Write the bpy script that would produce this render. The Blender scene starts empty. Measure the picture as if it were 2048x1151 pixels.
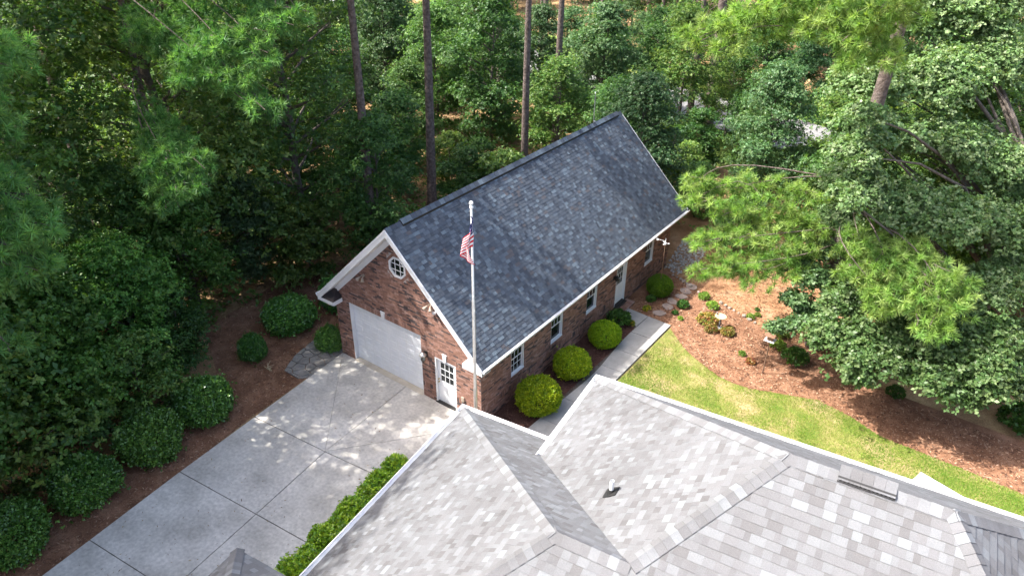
import bpy, math, random
import numpy as np
from mathutils import Vector, Matrix

R = math.radians
rng = np.random.default_rng(7)
random.seed(7)
S = bpy.context.scene
COL = S.collection

# ------------------------------------------------------------------ camera
CAM = np.array([13.2413, -16.3064, 18.5332])
YAW, PITCH, ROLL, FPX = -0.6312, 0.5432, 0.0100, 1489.83


def cam_axes():
    f = np.array([math.sin(YAW) * math.cos(PITCH), math.cos(YAW) * math.cos(PITCH), -math.sin(PITCH)])
    r = np.array([math.cos(YAW), -math.sin(YAW), 0.0])
    u = np.cross(r, f)
    return (r * math.cos(ROLL) + u * math.sin(ROLL), -r * math.sin(ROLL) + u * math.cos(ROLL), f)


CR, CU, CF = cam_axes()
cd = bpy.data.cameras.new("camera")
cam = bpy.data.objects.new("camera", cd)
COL.objects.link(cam)
cam.matrix_world = Matrix(((CR[0], CU[0], -CF[0], CAM[0]), (CR[1], CU[1], -CF[1], CAM[1]),
                           (CR[2], CU[2], -CF[2], CAM[2]), (0, 0, 0, 1)))
cd.sensor_width = 36.0
cd.sensor_fit = 'HORIZONTAL'
cd.lens = FPX / 2048.0 * 36.0
cd.clip_start = 0.1
cd.clip_end = 2000.0
S.camera = cam

# ------------------------------------------------------------------ world, sun, exposure
SUN_EL = R(52.0)
SUN_H = -CR[:2] / np.linalg.norm(CR[:2])            # horizontal direction towards the sun
W = bpy.data.worlds.new("World")
S.world = W
W.use_nodes = True
nt = W.node_tree
sky = nt.nodes.new("ShaderNodeTexSky")
sky.sky_type = 'NISHITA'
sky.sun_disc = False
sky.sun_elevation = SUN_EL
sky.sun_rotation = math.atan2(SUN_H[0], SUN_H[1])
sky.air_density = 0.8
sky.dust_density = 4.5
sky.ozone_density = 0.35
nt.nodes["Background"].inputs[1].default_value = 0.15
nt.links.new(sky.outputs[0], nt.nodes["Background"].inputs[0])

sd = bpy.data.lights.new("sun", 'SUN')
sd.energy = 3.0
sd.angle = R(0.55)
sd.color = (1.0, 0.96, 0.905)
sun = bpy.data.objects.new("sun", sd)
COL.objects.link(sun)
ldir = Vector((-SUN_H[0] * math.cos(SUN_EL), -SUN_H[1] * math.cos(SUN_EL), -math.sin(SUN_EL)))
sun.rotation_euler = ldir.to_track_quat('-Z', 'Y').to_euler()
sun.location = (-20, -20, 40)

S.view_settings.view_transform = 'Standard'
S.view_settings.look = 'None'
S.view_settings.gamma = 1.0
S.view_settings.exposure = 2.0
S.view_settings.use_curve_mapping = False
S.render.engine = 'CYCLES'
S.cycles.use_denoising = True
S.cycles.max_bounces = 6
S.cycles.diffuse_bounces = 3
S.cycles.glossy_bounces = 2
S.cycles.transmission_bounces = 3
S.cycles.transparent_max_bounces = 4


def ray(px, py):
    return CF + CR * (px - 1024) / FPX + CU * (575.5 - py) / FPX


def at(px, py, depth):                                # a point seen at a picture position, at a given distance
    return CAM + ray(px, py) * depth


def gnd(px, py, z=0.0):
    d = ray(px, py)
    return CAM + d * ((z - CAM[2]) / d[2])


def scr(P):
    d = np.asarray(P, float) - CAM
    w = d @ CF
    return 1024 + FPX * (d @ CR) / w, 575.5 - FPX * (d @ CU) / w, w


# ------------------------------------------------------------------ materials
def new_mat(name):
    m = bpy.data.materials.new(name)
    m.use_nodes = True
    t = m.node_tree
    return m, t, t.nodes, t.links, t.nodes["Principled BSDF"]


def mat(name, col, rough=0.7, col2=None, scale=4.0, bump=0.0, bscale=40.0, attr=False, metal=0.0, spec=0.3,
        detail=6.0, contrast=(0.35, 0.65), fine=0.0, fscale=120.0):
    m, t, N, L, B = new_mat(name)
    B.inputs["Roughness"].default_value = rough
    B.inputs["Metallic"].default_value = metal
    B.inputs["Specular IOR Level"].default_value = spec
    tc = N.new("ShaderNodeTexCoord")
    out = None
    if col2 is not None:
        n = N.new("ShaderNodeTexNoise")
        n.inputs["Scale"].default_value = scale
        n.inputs["Detail"].default_value = detail
        n.inputs["Roughness"].default_value = 0.6
        L.new(tc.outputs["Object"], n.inputs["Vector"])
        r = N.new("ShaderNodeValToRGB")
        r.color_ramp.elements[0].position = contrast[0]
        r.color_ramp.elements[1].position = contrast[1]
        r.color_ramp.elements[0].color = (*col, 1)
        r.color_ramp.elements[1].color = (*col2, 1)
        L.new(n.outputs["Fac"], r.inputs["Fac"])
        out = r.outputs["Color"]
    else:
        c = N.new("ShaderNodeRGB")
        c.outputs[0].default_value = (*col, 1)
        out = c.outputs[0]
    if attr:
        a = N.new("ShaderNodeAttribute")
        a.attribute_name = "col"
        mx = N.new("ShaderNodeMix")
        mx.data_type = 'RGBA'
        mx.blend_type = 'MULTIPLY'
        mx.inputs[0].default_value = 1.0
        L.new(a.outputs["Color"], mx.inputs[6])
        L.new(out, mx.inputs[7])
        out = mx.outputs[2]
    if fine > 0:
        n2 = N.new("ShaderNodeTexNoise")
        n2.inputs["Scale"].default_value = fscale
        n2.inputs["Detail"].default_value = 3
        L.new(tc.outputs["Object"], n2.inputs["Vector"])
        mr = N.new("ShaderNodeMapRange")
        mr.inputs[1].default_value = 0.3
        mr.inputs[2].default_value = 0.7
        mr.inputs[3].default_value = 1 - fine
        mr.inputs[4].default_value = 1 + fine
        L.new(n2.outputs["Fac"], mr.inputs[0])
        mx = N.new("ShaderNodeMix")
        mx.data_type = 'RGBA'
        mx.blend_type = 'MULTIPLY'
        mx.inputs[0].default_value = 1.0
        L.new(out, mx.inputs[6])
        L.new(mr.outputs[0], mx.inputs[7])
        out = mx.outputs[2]
    L.new(out, B.inputs["Base Color"])
    if bump > 0:
        bn = N.new("ShaderNodeTexNoise")
        bn.inputs["Scale"].default_value = bscale
        bn.inputs["Detail"].default_value = 5
        L.new(tc.outputs["Object"], bn.inputs["Vector"])
        b = N.new("ShaderNodeBump")
        b.inputs["Strength"].default_value = bump
        b.inputs["Distance"].default_value = 0.05
        L.new(bn.outputs["Fac"], b.inputs["Height"])
        L.new(b.outputs["Normal"], B.inputs["Normal"])
    return m


def leaf_mat(name, tint=(1, 1, 1), rough=0.45, trans=0.3, spec=0.35):
    m, t, N, L, B = new_mat(name)
    a = N.new("ShaderNodeAttribute")
    a.attribute_name = "col"
    oi = N.new("ShaderNodeObjectInfo")
    hs = N.new("ShaderNodeHueSaturation")
    mr = N.new("ShaderNodeMapRange")
    mr.inputs[3].default_value = 0.75
    mr.inputs[4].default_value = 1.25
    L.new(oi.outputs["Random"], mr.inputs[0])
    L.new(mr.outputs[0], hs.inputs["Value"])
    mr2 = N.new("ShaderNodeMapRange")
    mr2.inputs[3].default_value = 0.485
    mr2.inputs[4].default_value = 0.51
    mu = N.new("ShaderNodeMath")
    mu.operation = 'FRACT'
    m3 = N.new("ShaderNodeMath")
    m3.operation = 'MULTIPLY'
    m3.inputs[1].default_value = 7.31
    L.new(oi.outputs["Random"], m3.inputs[0])
    L.new(m3.outputs[0], mu.inputs[0])
    L.new(mu.outputs[0], mr2.inputs[0])
    L.new(mr2.outputs[0], hs.inputs["Hue"])
    mx = N.new("ShaderNodeMix")
    mx.data_type = 'RGBA'
    mx.blend_type = 'MULTIPLY'
    mx.inputs[0].default_value = 1.0
    mx.inputs[7].default_value = (*tint, 1)
    L.new(a.outputs["Color"], mx.inputs[6])
    L.new(mx.outputs[2], hs.inputs["Color"])
    L.new(hs.outputs[0], B.inputs["Base Color"])
    B.inputs["Roughness"].default_value = rough
    B.inputs["Specular IOR Level"].default_value = spec
    tr = N.new("ShaderNodeBsdfTranslucent")
    g = N.new("ShaderNodeMix")
    g.data_type = 'RGBA'
    g.blend_type = 'MULTIPLY'
    g.inputs[0].default_value = 1.0
    g.inputs[7].default_value = (1.25, 1.25, 0.55, 1)
    L.new(hs.outputs[0], g.inputs[6])
    L.new(g.outputs[2], tr.inputs["Color"])
    ms = N.new("ShaderNodeMixShader")
    ms.inputs[0].default_value = trans
    L.new(B.outputs[0], ms.inputs[1])
    L.new(tr.outputs[0], ms.inputs[2])
    L.new(ms.outputs[0], N["Material Output"].inputs["Surface"])
    return m


def glass_mat(name, col=(0.012, 0.016, 0.016)):
    m, t, N, L, B = new_mat(name)
    B.inputs["Base Color"].default_value = (*col, 1)
    B.inputs["Roughness"].default_value = 0.04
    B.inputs["Specular IOR Level"].default_value = 0.8
    return m


def ground_mat(name, cols, scale, bump=0.6, fscale=55.0):
    """three colour noise ground with fine litter relief"""
    m, t, N, L, B = new_mat(name)
    tc = N.new("ShaderNodeTexCoord")
    n = N.new("ShaderNodeTexNoise")
    n.inputs["Scale"].default_value = scale
    n.inputs["Detail"].default_value = 8
    n.inputs["Roughness"].default_value = 0.65
    L.new(tc.outputs["Object"], n.inputs["Vector"])
    r = N.new("ShaderNodeValToRGB")
    e = r.color_ramp.elements
    e[0].position, e[1].position = 0.33, 0.68
    e[0].color, e[1].color = (*cols[0], 1), (*cols[2], 1)
    k = e.new(0.5)
    k.color = (*cols[1], 1)
    L.new(n.outputs["Fac"], r.inputs["Fac"])
    v = N.new("ShaderNodeTexNoise")
    v.inputs["Scale"].default_value = fscale
    v.inputs["Detail"].default_value = 4
    v.inputs["Roughness"].default_value = 0.7
    L.new(tc.outputs["Object"], v.inputs["Vector"])
    mr = N.new("ShaderNodeMapRange")
    mr.inputs[1].default_value, mr.inputs[2].default_value = 0.3, 0.7
    mr.inputs[3].default_value, mr.inputs[4].default_value = 0.55, 1.45
    L.new(v.outputs["Fac"], mr.inputs[0])
    mx = N.new("ShaderNodeMix")
    mx.data_type = 'RGBA'
    mx.blend_type = 'MULTIPLY'
    mx.inputs[0].default_value = 1.0
    L.new(r.outputs["Color"], mx.inputs[6])
    L.new(mr.outputs[0], mx.inputs[7])
    L.new(mx.outputs[2], B.inputs["Base Color"])
    B.inputs["Roughness"].default_value = 0.95
    B.inputs["Specular IOR Level"].default_value = 0.1
    b = N.new("ShaderNodeBump")
    b.inputs["Strength"].default_value = bump
    b.inputs["Distance"].default_value = 0.04
    L.new(v.outputs["Fac"], b.inputs["Height"])
    L.new(b.outputs["Normal"], B.inputs["Normal"])
    return m


M = dict(
    white=mat("white_paint", (0.78, 0.79, 0.80), 0.45, (0.70, 0.71, 0.71), 1.5, spec=0.4),
    vinyl=mat("white_vinyl", (0.80, 0.81, 0.82), 0.35, (0.74, 0.75, 0.76), 2.0, spec=0.45),
    brick=mat("brick", (1, 1, 1), 0.85, (0.78, 0.76, 0.75), 9.0, bump=0.25, bscale=90, attr=True, spec=0.2, fine=0.12, fscale=60),
    mortar=mat("mortar", (0.46, 0.41, 0.375), 0.95, (0.36, 0.32, 0.295), 3.0, bump=0.3, bscale=120),
    slate=mat("dark_shingle", (1, 1, 1), 0.86, (0.86, 0.86, 0.86), 2.2, bump=0.35, bscale=160, attr=True, spec=0.25, fine=0.18, fscale=150),
    grey=mat("grey_shingle", (1.08, 1.08, 1.08), 0.9, (0.84, 0.83, 0.82), 0.8, bump=0.4, bscale=150, attr=True, spec=0.2, fine=0.22, fscale=140),
    deck=mat("roof_felt", (0.03, 0.032, 0.035), 0.9),
    gdeck=mat("roof_felt_grey", (0.10, 0.10, 0.10), 0.9),
    glass=glass_mat("window_glass"),
    copper=mat("dark_metal_flashing", (0.055, 0.05, 0.055), 0.35, (0.09, 0.08, 0.085), 3.0, metal=0.6),
    black=mat("black_metal", (0.02, 0.02, 0.02), 0.5),
    dark=mat("dark_threshold", (0.03, 0.028, 0.026), 0.6),
    steel=mat("brushed_aluminium", (0.62, 0.61, 0.58), 0.35, (0.5, 0.49, 0.47), 5.0, metal=0.75),
    brass=mat("brass", (0.5, 0.4, 0.2), 0.35, metal=0.9),
    bronze=mat("tan_fixture", (0.34, 0.28, 0.22), 0.5),
    concrete=mat("concrete", (0.42, 0.393, 0.35), 0.9, (0.60, 0.565, 0.51), 0.7, bump=0.25, bscale=60, detail=12, contrast=(0.36, 0.62), fine=0.16, fscale=9),
    walkc=mat("walk_concrete", (0.235, 0.23, 0.22), 0.9, (0.31, 0.305, 0.29), 1.3, bump=0.2, bscale=70, fine=0.07, fscale=30),
    apron=mat("tan_concrete", (0.46, 0.40, 0.31), 0.9, (0.55, 0.49, 0.40), 2.5, bump=0.15, bscale=60),
    joint=mat("joint_dirt", (0.10, 0.09, 0.08), 0.95),
    stone=mat("flagstone", (0.20, 0.185, 0.165), 0.9, (0.31, 0.285, 0.255), 2.2, bump=0.4, bscale=18, fine=0.12, fscale=20),
    stepst=mat("stepping_stone", (0.23, 0.18, 0.155), 0.9, (0.32, 0.26, 0.225), 3.0, bump=0.3, bscale=25),
    rock=mat("pale_rock", (0.22, 0.19, 0.16), 0.9, (0.34, 0.30, 0.26), 5.0, bump=0.5, bscale=15),
    bark=mat("pine_bark", (0.065, 0.048, 0.04), 0.95, (0.17, 0.135, 0.12), 7.0, bump=1.0, bscale=14, detail=8),
    bark2=mat("hardwood_bark", (0.07, 0.058, 0.045), 0.95, (0.15, 0.125, 0.105), 6.0, bump=0.8, bscale=18),
    asphalt=mat("pale_asphalt", (0.17, 0.168, 0.168), 0.95, (0.22, 0.218, 0.215), 1.0, bump=0.2, bscale=60),
    rust=mat("rusty_post", (0.13, 0.075, 0.05), 0.85, (0.19, 0.12, 0.08), 9.0),
    wood=mat("cedar", (0.17, 0.09, 0.055), 0.8, (0.24, 0.14, 0.09), 8.0),
    pewter=mat("weathered_iron", (0.14, 0.14, 0.15), 0.6, (0.3, 0.3, 0.3), 12.0, metal=0.3),
    basin=mat("terracotta_basin", (0.45, 0.30, 0.17), 0.7, (0.55, 0.40, 0.26), 6.0),
    teal=mat("blue_pool_cover", (0.03, 0.28, 0.33), 0.4, (0.05, 0.4, 0.46), 1.0),
    hose=mat("grey_green_hose", (0.10, 0.16, 0.13), 0.4, (0.25, 0.33, 0.29), 6.0),
    fl_red=mat("flag_red", (0.55, 0.02, 0.035), 0.7),
    fl_white=mat("flag_white", (0.80, 0.79, 0.78), 0.7),
    fl_blue=mat("flag_blue", (0.02, 0.03, 0.13), 0.7),
    straw=mat("dry_frond", (0.5, 0.40, 0.24), 0.9, (0.6, 0.5, 0.32), 10),
    canvas=mat("white_canvas", (0.82, 0.82, 0.82), 0.6, (0.76, 0.76, 0.77), 2.0),
)
G_FLOOR = ground_mat("pine_straw_floor", [(0.16, 0.095, 0.05), (0.29, 0.185, 0.095), (0.44, 0.31, 0.165)], 0.45, fscale=26)
G_MULCH = ground_mat("red_mulch", [(0.135, 0.068, 0.040), (0.22, 0.114, 0.067), (0.31, 0.175, 0.108)], 1.3, fscale=34)
G_STRAW = ground_mat("orange_straw", [(0.20, 0.105, 0.055), (0.29, 0.165, 0.09), (0.37, 0.235, 0.145)], 0.9, fscale=34)
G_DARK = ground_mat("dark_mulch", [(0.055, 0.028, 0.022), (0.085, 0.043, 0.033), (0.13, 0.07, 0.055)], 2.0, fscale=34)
G_LAWN = ground_mat("lawn_soil", [(0.09, 0.145, 0.024), (0.17, 0.18, 0.05), (0.32, 0.24, 0.13)], 0.75, fscale=22)
G_VERGE = ground_mat("verge_turf", [(0.09, 0.16, 0.03), (0.13, 0.20, 0.04), (0.20, 0.21, 0.07)], 0.4, fscale=10)
LEAF = leaf_mat("leaf", trans=0.38)
LEAFG = leaf_mat("glossy_leaf", rough=0.3, trans=0.15, spec=0.5)
NEEDLE = leaf_mat("needle", rough=0.5, trans=0.45, spec=0.3)
BLADE = leaf_mat("grass_blade", rough=0.6, trans=0.3, spec=0.2)


# ------------------------------------------------------------------ object helpers
def woff(o):
    v = Vector((0, 0, 0))
    while o is not None:
        v = v + o.location
        o = o.parent
    return v


def tag(o, label=None, cat=None, group=None, kind=None):
    if label:
        o["label"] = label
    if cat:
        o["category"] = cat
    if group:
        o["group"] = group
    if kind:
        o["kind"] = kind
    return o


def thing(name, label, cat, loc=(0, 0, 0), group=None, rz=0.0):
    o = bpy.data.objects.new(name, None)
    o.empty_display_size = 0.2
    COL.objects.link(o)
    o.location = loc
    o.rotation_euler = (0, 0, rz)
    return tag(o, label, cat, group)


def link(name, me, m, parent=None):
    o = bpy.data.objects.new(name, me)
    COL.objects.link(o)
    if m is not None and len(me.materials) == 0:
        me.materials.append(m)
    if parent is not None:
        o.parent = parent
    return o


def np_mesh(name, V, F, col=None, smooth=False):
    """V (n,3); F (m,k) equal-sized faces; col (n,3)"""
    me = bpy.data.meshes.new(name)
    V = np.ascontiguousarray(V, np.float32)
    F = np.ascontiguousarray(F, np.int32)
    me.vertices.add(len(V))
    me.vertices.foreach_set("co", V.ravel())
    m, k = F.shape
    me.loops.add(m * k)
    me.loops.foreach_set("vertex_index", F.ravel())
    me.polygons.add(m)
    me.polygons.foreach_set("loop_start", np.arange(0, m * k, k, dtype=np.int32))
    if smooth:
        me.polygons.foreach_set("use_smooth", np.ones(m, bool))
    me.update(calc_edges=True)
    if col is not None:
        a = me.color_attributes.new("col", 'FLOAT_COLOR', 'POINT')
        c = np.ones((len(V), 4), np.float32)
        c[:, :3] = col
        a.data.foreach_set("color", c.ravel())
    return me


class MB:
    """collects shapes for one mesh"""

    def __init__(self):
        self.v, self.f, self.c = [], [], []

    def add(self, V, F, col=(1, 1, 1)):
        n = len(self.v)
        self.v += [tuple(map(float, p)) for p in V]
        self.f += [tuple(i + n for i in q) for q in F]
        self.c += [tuple(col)] * len(V)
        return self

    def box(self, x0, x1, y0, y1, z0, z1, col=(1, 1, 1)):
        V = [(x, y, z) for z in (z0, z1) for y in (y0, y1) for x in (x0, x1)]
        return self.add(V, [(0, 2, 3, 1), (4, 5, 7, 6), (0, 1, 5, 4), (2, 6, 7, 3), (0, 4, 6, 2), (1, 3, 7, 5)], col)

    def prism(self, poly, d):
        """closed polygon of 3-D points pushed by vector d"""
        n = len(poly)
        V = list(poly) + [tuple(np.add(p, d)) for p in poly]
        F = [tuple(range(n))[::-1], tuple(range(n, 2 * n))] + [(i, (i + 1) % n, (i + 1) % n + n, i + n) for i in range(n)]
        return self.add(V, F)

    def tube(self, pts, rad, n=8, cap=True):
        pts = [np.array(p, float) for p in pts]
        if np.isscalar(rad):
            rad = [rad] * len(pts)
        V, F = [], []
        up = np.array([0.3, 0.8, 0.5])
        for i, p in enumerate(pts):
            a = pts[min(i + 1, len(pts) - 1)] - pts[max(i - 1, 0)]
            a = a / (np.linalg.norm(a) + 1e-9)
            s = np.cross(a, up)
            s /= np.linalg.norm(s) + 1e-9
            t = np.cross(a, s)
            for k in range(n):
                w = 2 * math.pi * k / n
                V.append(p + (s * math.cos(w) + t * math.sin(w)) * rad[i])
        for i in range(len(pts) - 1):
            for k in range(n):
                k2 = (k + 1) % n
                F.append((i * n + k, i * n + k2, (i + 1) * n + k2, (i + 1) * n + k))
        if cap:
            F.append(tuple(range(n))[::-1])
            F.append(tuple(range((len(pts) - 1) * n, len(pts) * n)))
        return self.add(V, F)

    def lathe(self, c, prof, n=16):
        """prof: list of (radius, z)"""
        V, F = [], []
        for r_, z in prof:
            for k in range(n):
                w = 2 * math.pi * k / n
                V.append((c[0] + r_ * math.cos(w), c[1] + r_ * math.sin(w), c[2] + z))
        for i in range(len(prof) - 1):
            for k in range(n):
                k2 = (k + 1) % n
                F.append((i * n + k, i * n + k2, (i + 1) * n + k2, (i + 1) * n + k))
        F.append(tuple(range(n))[::-1])
        F.append(tuple(range((len(prof) - 1) * n, len(prof) * n)))
        return self.add(V, F)

    def build(self, name, m, parent=None, bevel=0.0, smooth=False, attr=False):
        off = woff(parent)
        me = bpy.data.meshes.new(name)
        me.from_pydata([(a - off.x, b - off.y, c - off.z) for a, b, c in self.v], [], self.f)
        if attr:
            a = me.color_attributes.new("col", 'FLOAT_COLOR', 'POINT')
            a.data.foreach_set("color", np.c_[np.array(self.c), np.ones(len(self.c))].astype(np.float32).ravel())
        if smooth:
            me.polygons.foreach_set("use_smooth", [True] * len(me.polygons))
        o = link(name, me, m, parent)
        if bevel > 0:
            b = o.modifiers.new("bevel", 'BEVEL')
            b.width = bevel
            b.segments = 2
            b.limit_method = 'ANGLE'
        return o


def copy_tree(o, parent=None):
    c = o.copy()
    COL.objects.link(c)
    c.parent = parent
    for ch in list(o.children):
        copy_tree(ch, c)
    return c


def clip_poly(P, a, b):
    """keep the part of polygon P left of the directed line a->b (2-D)"""
    out = []
    ex, ey = b[0] - a[0], b[1] - a[1]
    n = len(P)
    for i in range(n):
        p, q = P[i], P[(i + 1) % n]
        sp = ex * (p[1] - a[1]) - ey * (p[0] - a[0])
        sq = ex * (q[1] - a[1]) - ey * (q[0] - a[0])
        if sp >= 0:
            out.append(p)
        if (sp > 0 > sq) or (sp < 0 < sq):
            t = sp / (sp - sq)
            out.append((p[0] + (q[0] - p[0]) * t, p[1] + (q[1] - p[1]) * t))
    return out


def area2(P):
    return 0.5 * abs(sum(P[i][0] * P[(i + 1) % len(P)][1] - P[(i + 1) % len(P)][0] * P[i][1] for i in range(len(P))))


def clip_convex(P, poly):
    for i in range(len(poly)):
        if len(P) < 3:
            return []
        P = clip_poly(P, poly[i], poly[(i + 1) % len(poly)])
    return P if len(P) >= 3 and area2(P) > 2e-4 else []


def flat_sheet(name, poly, z, m, kind="structure", thick=0.0, parent=None):
    b = MB()
    if thick > 0:
        b.prism([(x, y, z - thick) for x, y in poly], (0, 0, thick))
    else:
        b.add([(x, y, z) for x, y in poly], [tuple(range(len(poly)))])
    o = b.build(name, m, parent)
    if parent is None:
        tag(o, kind=kind)
    return o


class Pieces:
    """shingles or bricks laid on a plane: those that show largest become objects, the rest one joined part"""

    def __init__(self, name, m):
        self.name, self.m, self.items, self.cache = name, m, [], {}

    def lay(self, O, ex, ey, P, hfun, ci, cl, key, var):
        """P: 2-D polygon on the plane; hfun(t): height of the face above the plane at t; key: shared mesh id or None"""
        self.items.append((O, ex, ey, P, hfun, ci, cl, key, var))

    def emit(self, parent, limit=300, stuff_name=None):
        sized = []
        for i, (O, ex, ey, P, hf, ci, cl, key, var) in enumerate(self.items):
            if key is None:
                continue
            c = np.mean(P, axis=0)
            w = O + ex * c[0] + ey * c[1]
            x, y, d = scr(w)
            if d > 0 and 4 < x < 2044 and 4 < y < 1147:
                nrm = np.cross(ex, ey)
                face = nrm @ (CAM - w) / np.linalg.norm(CAM - w)
                if face > 0.05:
                    sized.append((area2(P) * face / d ** 2, i))
        sized.sort(reverse=True)
        pick = {i for _, i in sized[:limit]}
        b = MB()
        poff = woff(parent)
        for i, (O, ex, ey, P, hf, ci, cl, key, var) in enumerate(self.items):
            nr = np.cross(ex, ey)
            if i in pick:
                k = (key, var)
                c0 = P[0]
                if k not in self.cache:
                    me = bpy.data.meshes.new(self.name)
                    n = len(P)
                    V = [(p[0] - c0[0], p[1] - c0[1], hf(p[1])) for p in P] + [(p[0] - c0[0], p[1] - c0[1], -0.004) for p in P]
                    me.from_pydata(V, [], [tuple(range(n))] + [(j, j + n, (j + 1) % n + n, (j + 1) % n) for j in range(n)])
                    a = me.color_attributes.new("col", 'FLOAT_COLOR', 'POINT')
                    a.data.foreach_set("color", np.tile(np.array([*cl, 1], np.float32), 2 * n))
                    me.materials.append(self.m)
                    self.cache[k] = me
                o = bpy.data.objects.new(self.name, self.cache[k])
                COL.objects.link(o)
                o.parent = parent
                w = O + ex * c0[0] + ey * c0[1] - np.array(poff)
                o.matrix_local = Matrix(((ex[0], ey[0], nr[0], w[0]), (ex[1], ey[1], nr[1], w[1]), (ex[2], ey[2], nr[2], w[2]), (0, 0, 0, 1)))
            else:
                n = len(P)
                base = [O + ex * p[0] + ey * p[1] for p in P]
                V = [q + nr * hf(p[1]) for q, p in zip(base, P)] + [q - nr * 0.004 for q in base]
                b.add(V, [tuple(range(n))] + [(j, j + n, (j + 1) % n + n, (j + 1) % n) for j in range(n)], cl)
        if b.v:
            o = b.build(stuff_name or (self.name + "_field"), self.m, parent, attr=True)
            tag(o, kind="stuff")


def shingle_plane(pc, O, ex, ey, poly, palette, probs, expo=0.143, widths=(0.12, 0.18, 0.24, 0.31), r=random, lift=0.013, fixed=None):
    O, ex, ey = (np.array(a, float) for a in (O, ex, ey))
    smin, smax = min(p[0] for p in poly), max(p[0] for p in poly)
    tmin, tmax = min(p[1] for p in poly), max(p[1] for p in poly)
    if fixed:                                             # several polygons of one plane share the same coursing
        smin, smax, tmin = -16.0, 16.0, 0.0
    j, t = 0, tmin
    while t < tmax:
        s = smin - r.random() * 0.4
        tpoly = clip_convex([(-99, t), (99, t), (99, t + expo), (-99, t + expo)], poly)
        slo, shi = (min(q[0] for q in tpoly) - 0.4, max(q[0] for q in tpoly) + 0.4) if tpoly else (1e9, -1e9)
        last = -1
        while s < smax:
            wi = r.randrange(len(widths))
            w = widths[wi]
            ci = r.choices(range(len(palette)), probs)[0]
            if ci == last:
                ci = r.choices(range(len(palette)), probs)[0]
            last = ci
            th = (0, 1)[r.random() < 0.5]
            full = [(s, t), (s + w, t), (s + w, t + expo + 0.012), (s, t + expo + 0.012)]
            P = clip_convex(full, poly) if slo < s < shi else []
            if P:
                whole = abs(area2(P) - area2(full)) < 1e-6
                t0 = t
                lo = lift * (1.0 if th else 0.62)
                hf = (lambda q, t0=t0, lo=lo: lo * (1 - 0.85 * min(1, max(0, (q - t0) / (expo + 0.012)))))
                if whole:
                    P = full
                pc.lay(O, ex, ey, P, hf, ci, palette[ci], (wi, th) if whole else None, ci)
            s += w
        t += expo
        j += 1


def cap_row(name, a, b, na, nb, parent, palette, m, width=0.17, expo=0.2, r=random):
    """ridge or hip caps from a to b, each bent over the crest; na, nb: unit directions down either slope"""
    a, b = np.array(a, float), np.array(b, float)
    L = np.linalg.norm(b - a)
    d = (b - a) / L
    na, nb = np.array(na, float), np.array(nb, float)
    up = np.array([0, 0, 1.0])
    n = int(L / expo)
    poff = np.array(woff(parent))
    for i in range(n):
        p0, p1 = a + d * (i * L / n), a + d * ((i + 1) * L / n + 0.03)
        h0, h1 = 0.030, 0.016
        V = []
        for p, h in ((p0, h0), (p1, h1)):
            V += [p + na * width + up * h, p + na * width * 0.3 + up * (h + 0.008), p + up * (h + 0.016), p + nb * width * 0.3 + up * (h + 0.008), p + nb * width + up * h]
        V += [v - up * (h0 + 0.004) for v in V[:5]]
        F = [(k, k + 1, k + 6, k + 5) for k in range(4)] + [(k + 10, k + 11, k + 1, k) for k in range(4)]
        bmb = MB().add([v for v in V], F, r.choice(palette))
        bmb.build(name, m, parent, attr=True)


# ------------------------------------------------------------------ the setting: ground, beds, lawn, road
flat_sheet("ground", [(-500, -500), (500, -500), (500, 500), (-500, 500)], -0.06, G_FLOOR)

road_c = [(-90, 55), (-60, 49.5), (-33, 44.8), (-18, 42.2), (-7, 40.2), (3, 37.6), (20, 32), (60, 20)]


def ribbon(pts, w):
    pts = [np.array(p, float) for p in pts]
    Lf, Rt = [], []
    for i, p in enumerate(pts):
        d = pts[min(i + 1, len(pts) - 1)] - pts[max(i - 1, 0)]
        n = np.array([-d[1], d[0]]) / np.linalg.norm(d)
        Lf.append(p + n * w)
        Rt.append(p - n * w)
    return Lf, Rt


for nm, w_, z_, m_ in (("verge", 9.5, -0.055, G_VERGE), ("road", 3.4, -0.045, M['asphalt'])):
    Lf, Rt = ribbon(road_c, w_)
    V = [(*p, z_) for p in Lf] + [(*p, z_) for p in Rt]
    n_ = len(Lf)
    tag(MB().add(V, [(i, i + n_, i + 1 + n_, i + 1) for i in range(n_ - 1)]).build(nm, m_), kind="structure")

# planting beds and lawn
edge = [(2.82, 10.04), (3.3, 9.5), (3.76, 9.08), (4.3, 8.72), (4.84, 8.47), (5.4, 8.2), (5.91, 8.02), (6.5, 7.97), (7.16, 8.04), (8.22, 8.45),
        (9.57, 8.95), (10.8, 8.73), (11.99, 8.25), (13.5, 8.25), (15.09, 8.23), (18, 8.1), (24, 8.0)]
flat_sheet("lawn", [(2.72, 10.1)] + edge + [(24, -2), (2.72, -2)], -0.045, G_LAWN)
rk = [(0.05, 14.6), (0.71, 14.39), (1.38, 14.16), (1.62, 14.04), (2.64, 13.47), (3.95, 13.23), (4.52, 13.02), (5.35, 12.72), (6.8, 12.2), (9, 12.0)]
flat_sheet("mulch_bed", [(2.72, 10.0)] + edge[1:] + [(24, 11), (9.2, 11.2)] + rk[::-1] + [(0.0, 14.6), (0.0, 10.3), (2.72, 10.3)], -0.036, G_MULCH)
flat_sheet("pine_straw_bed", rk + [(12, 13), (16, 16), (16, 30), (6, 24), (-2, 21), (-9, 19), (-9, 15.4), (0.0, 15.4)], -0.048, G_STRAW)
flat_sheet("foundation_bed", [(0.0, -0.3), (1.7, -0.3), (1.62, 2.77), (1.75, 4.3), (1.76, 5.4), (1.6, 8.5), (1.5, 9.3), (0.5, 9.9), (0.0, 9.9)], -0.034, G_DARK)
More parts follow.
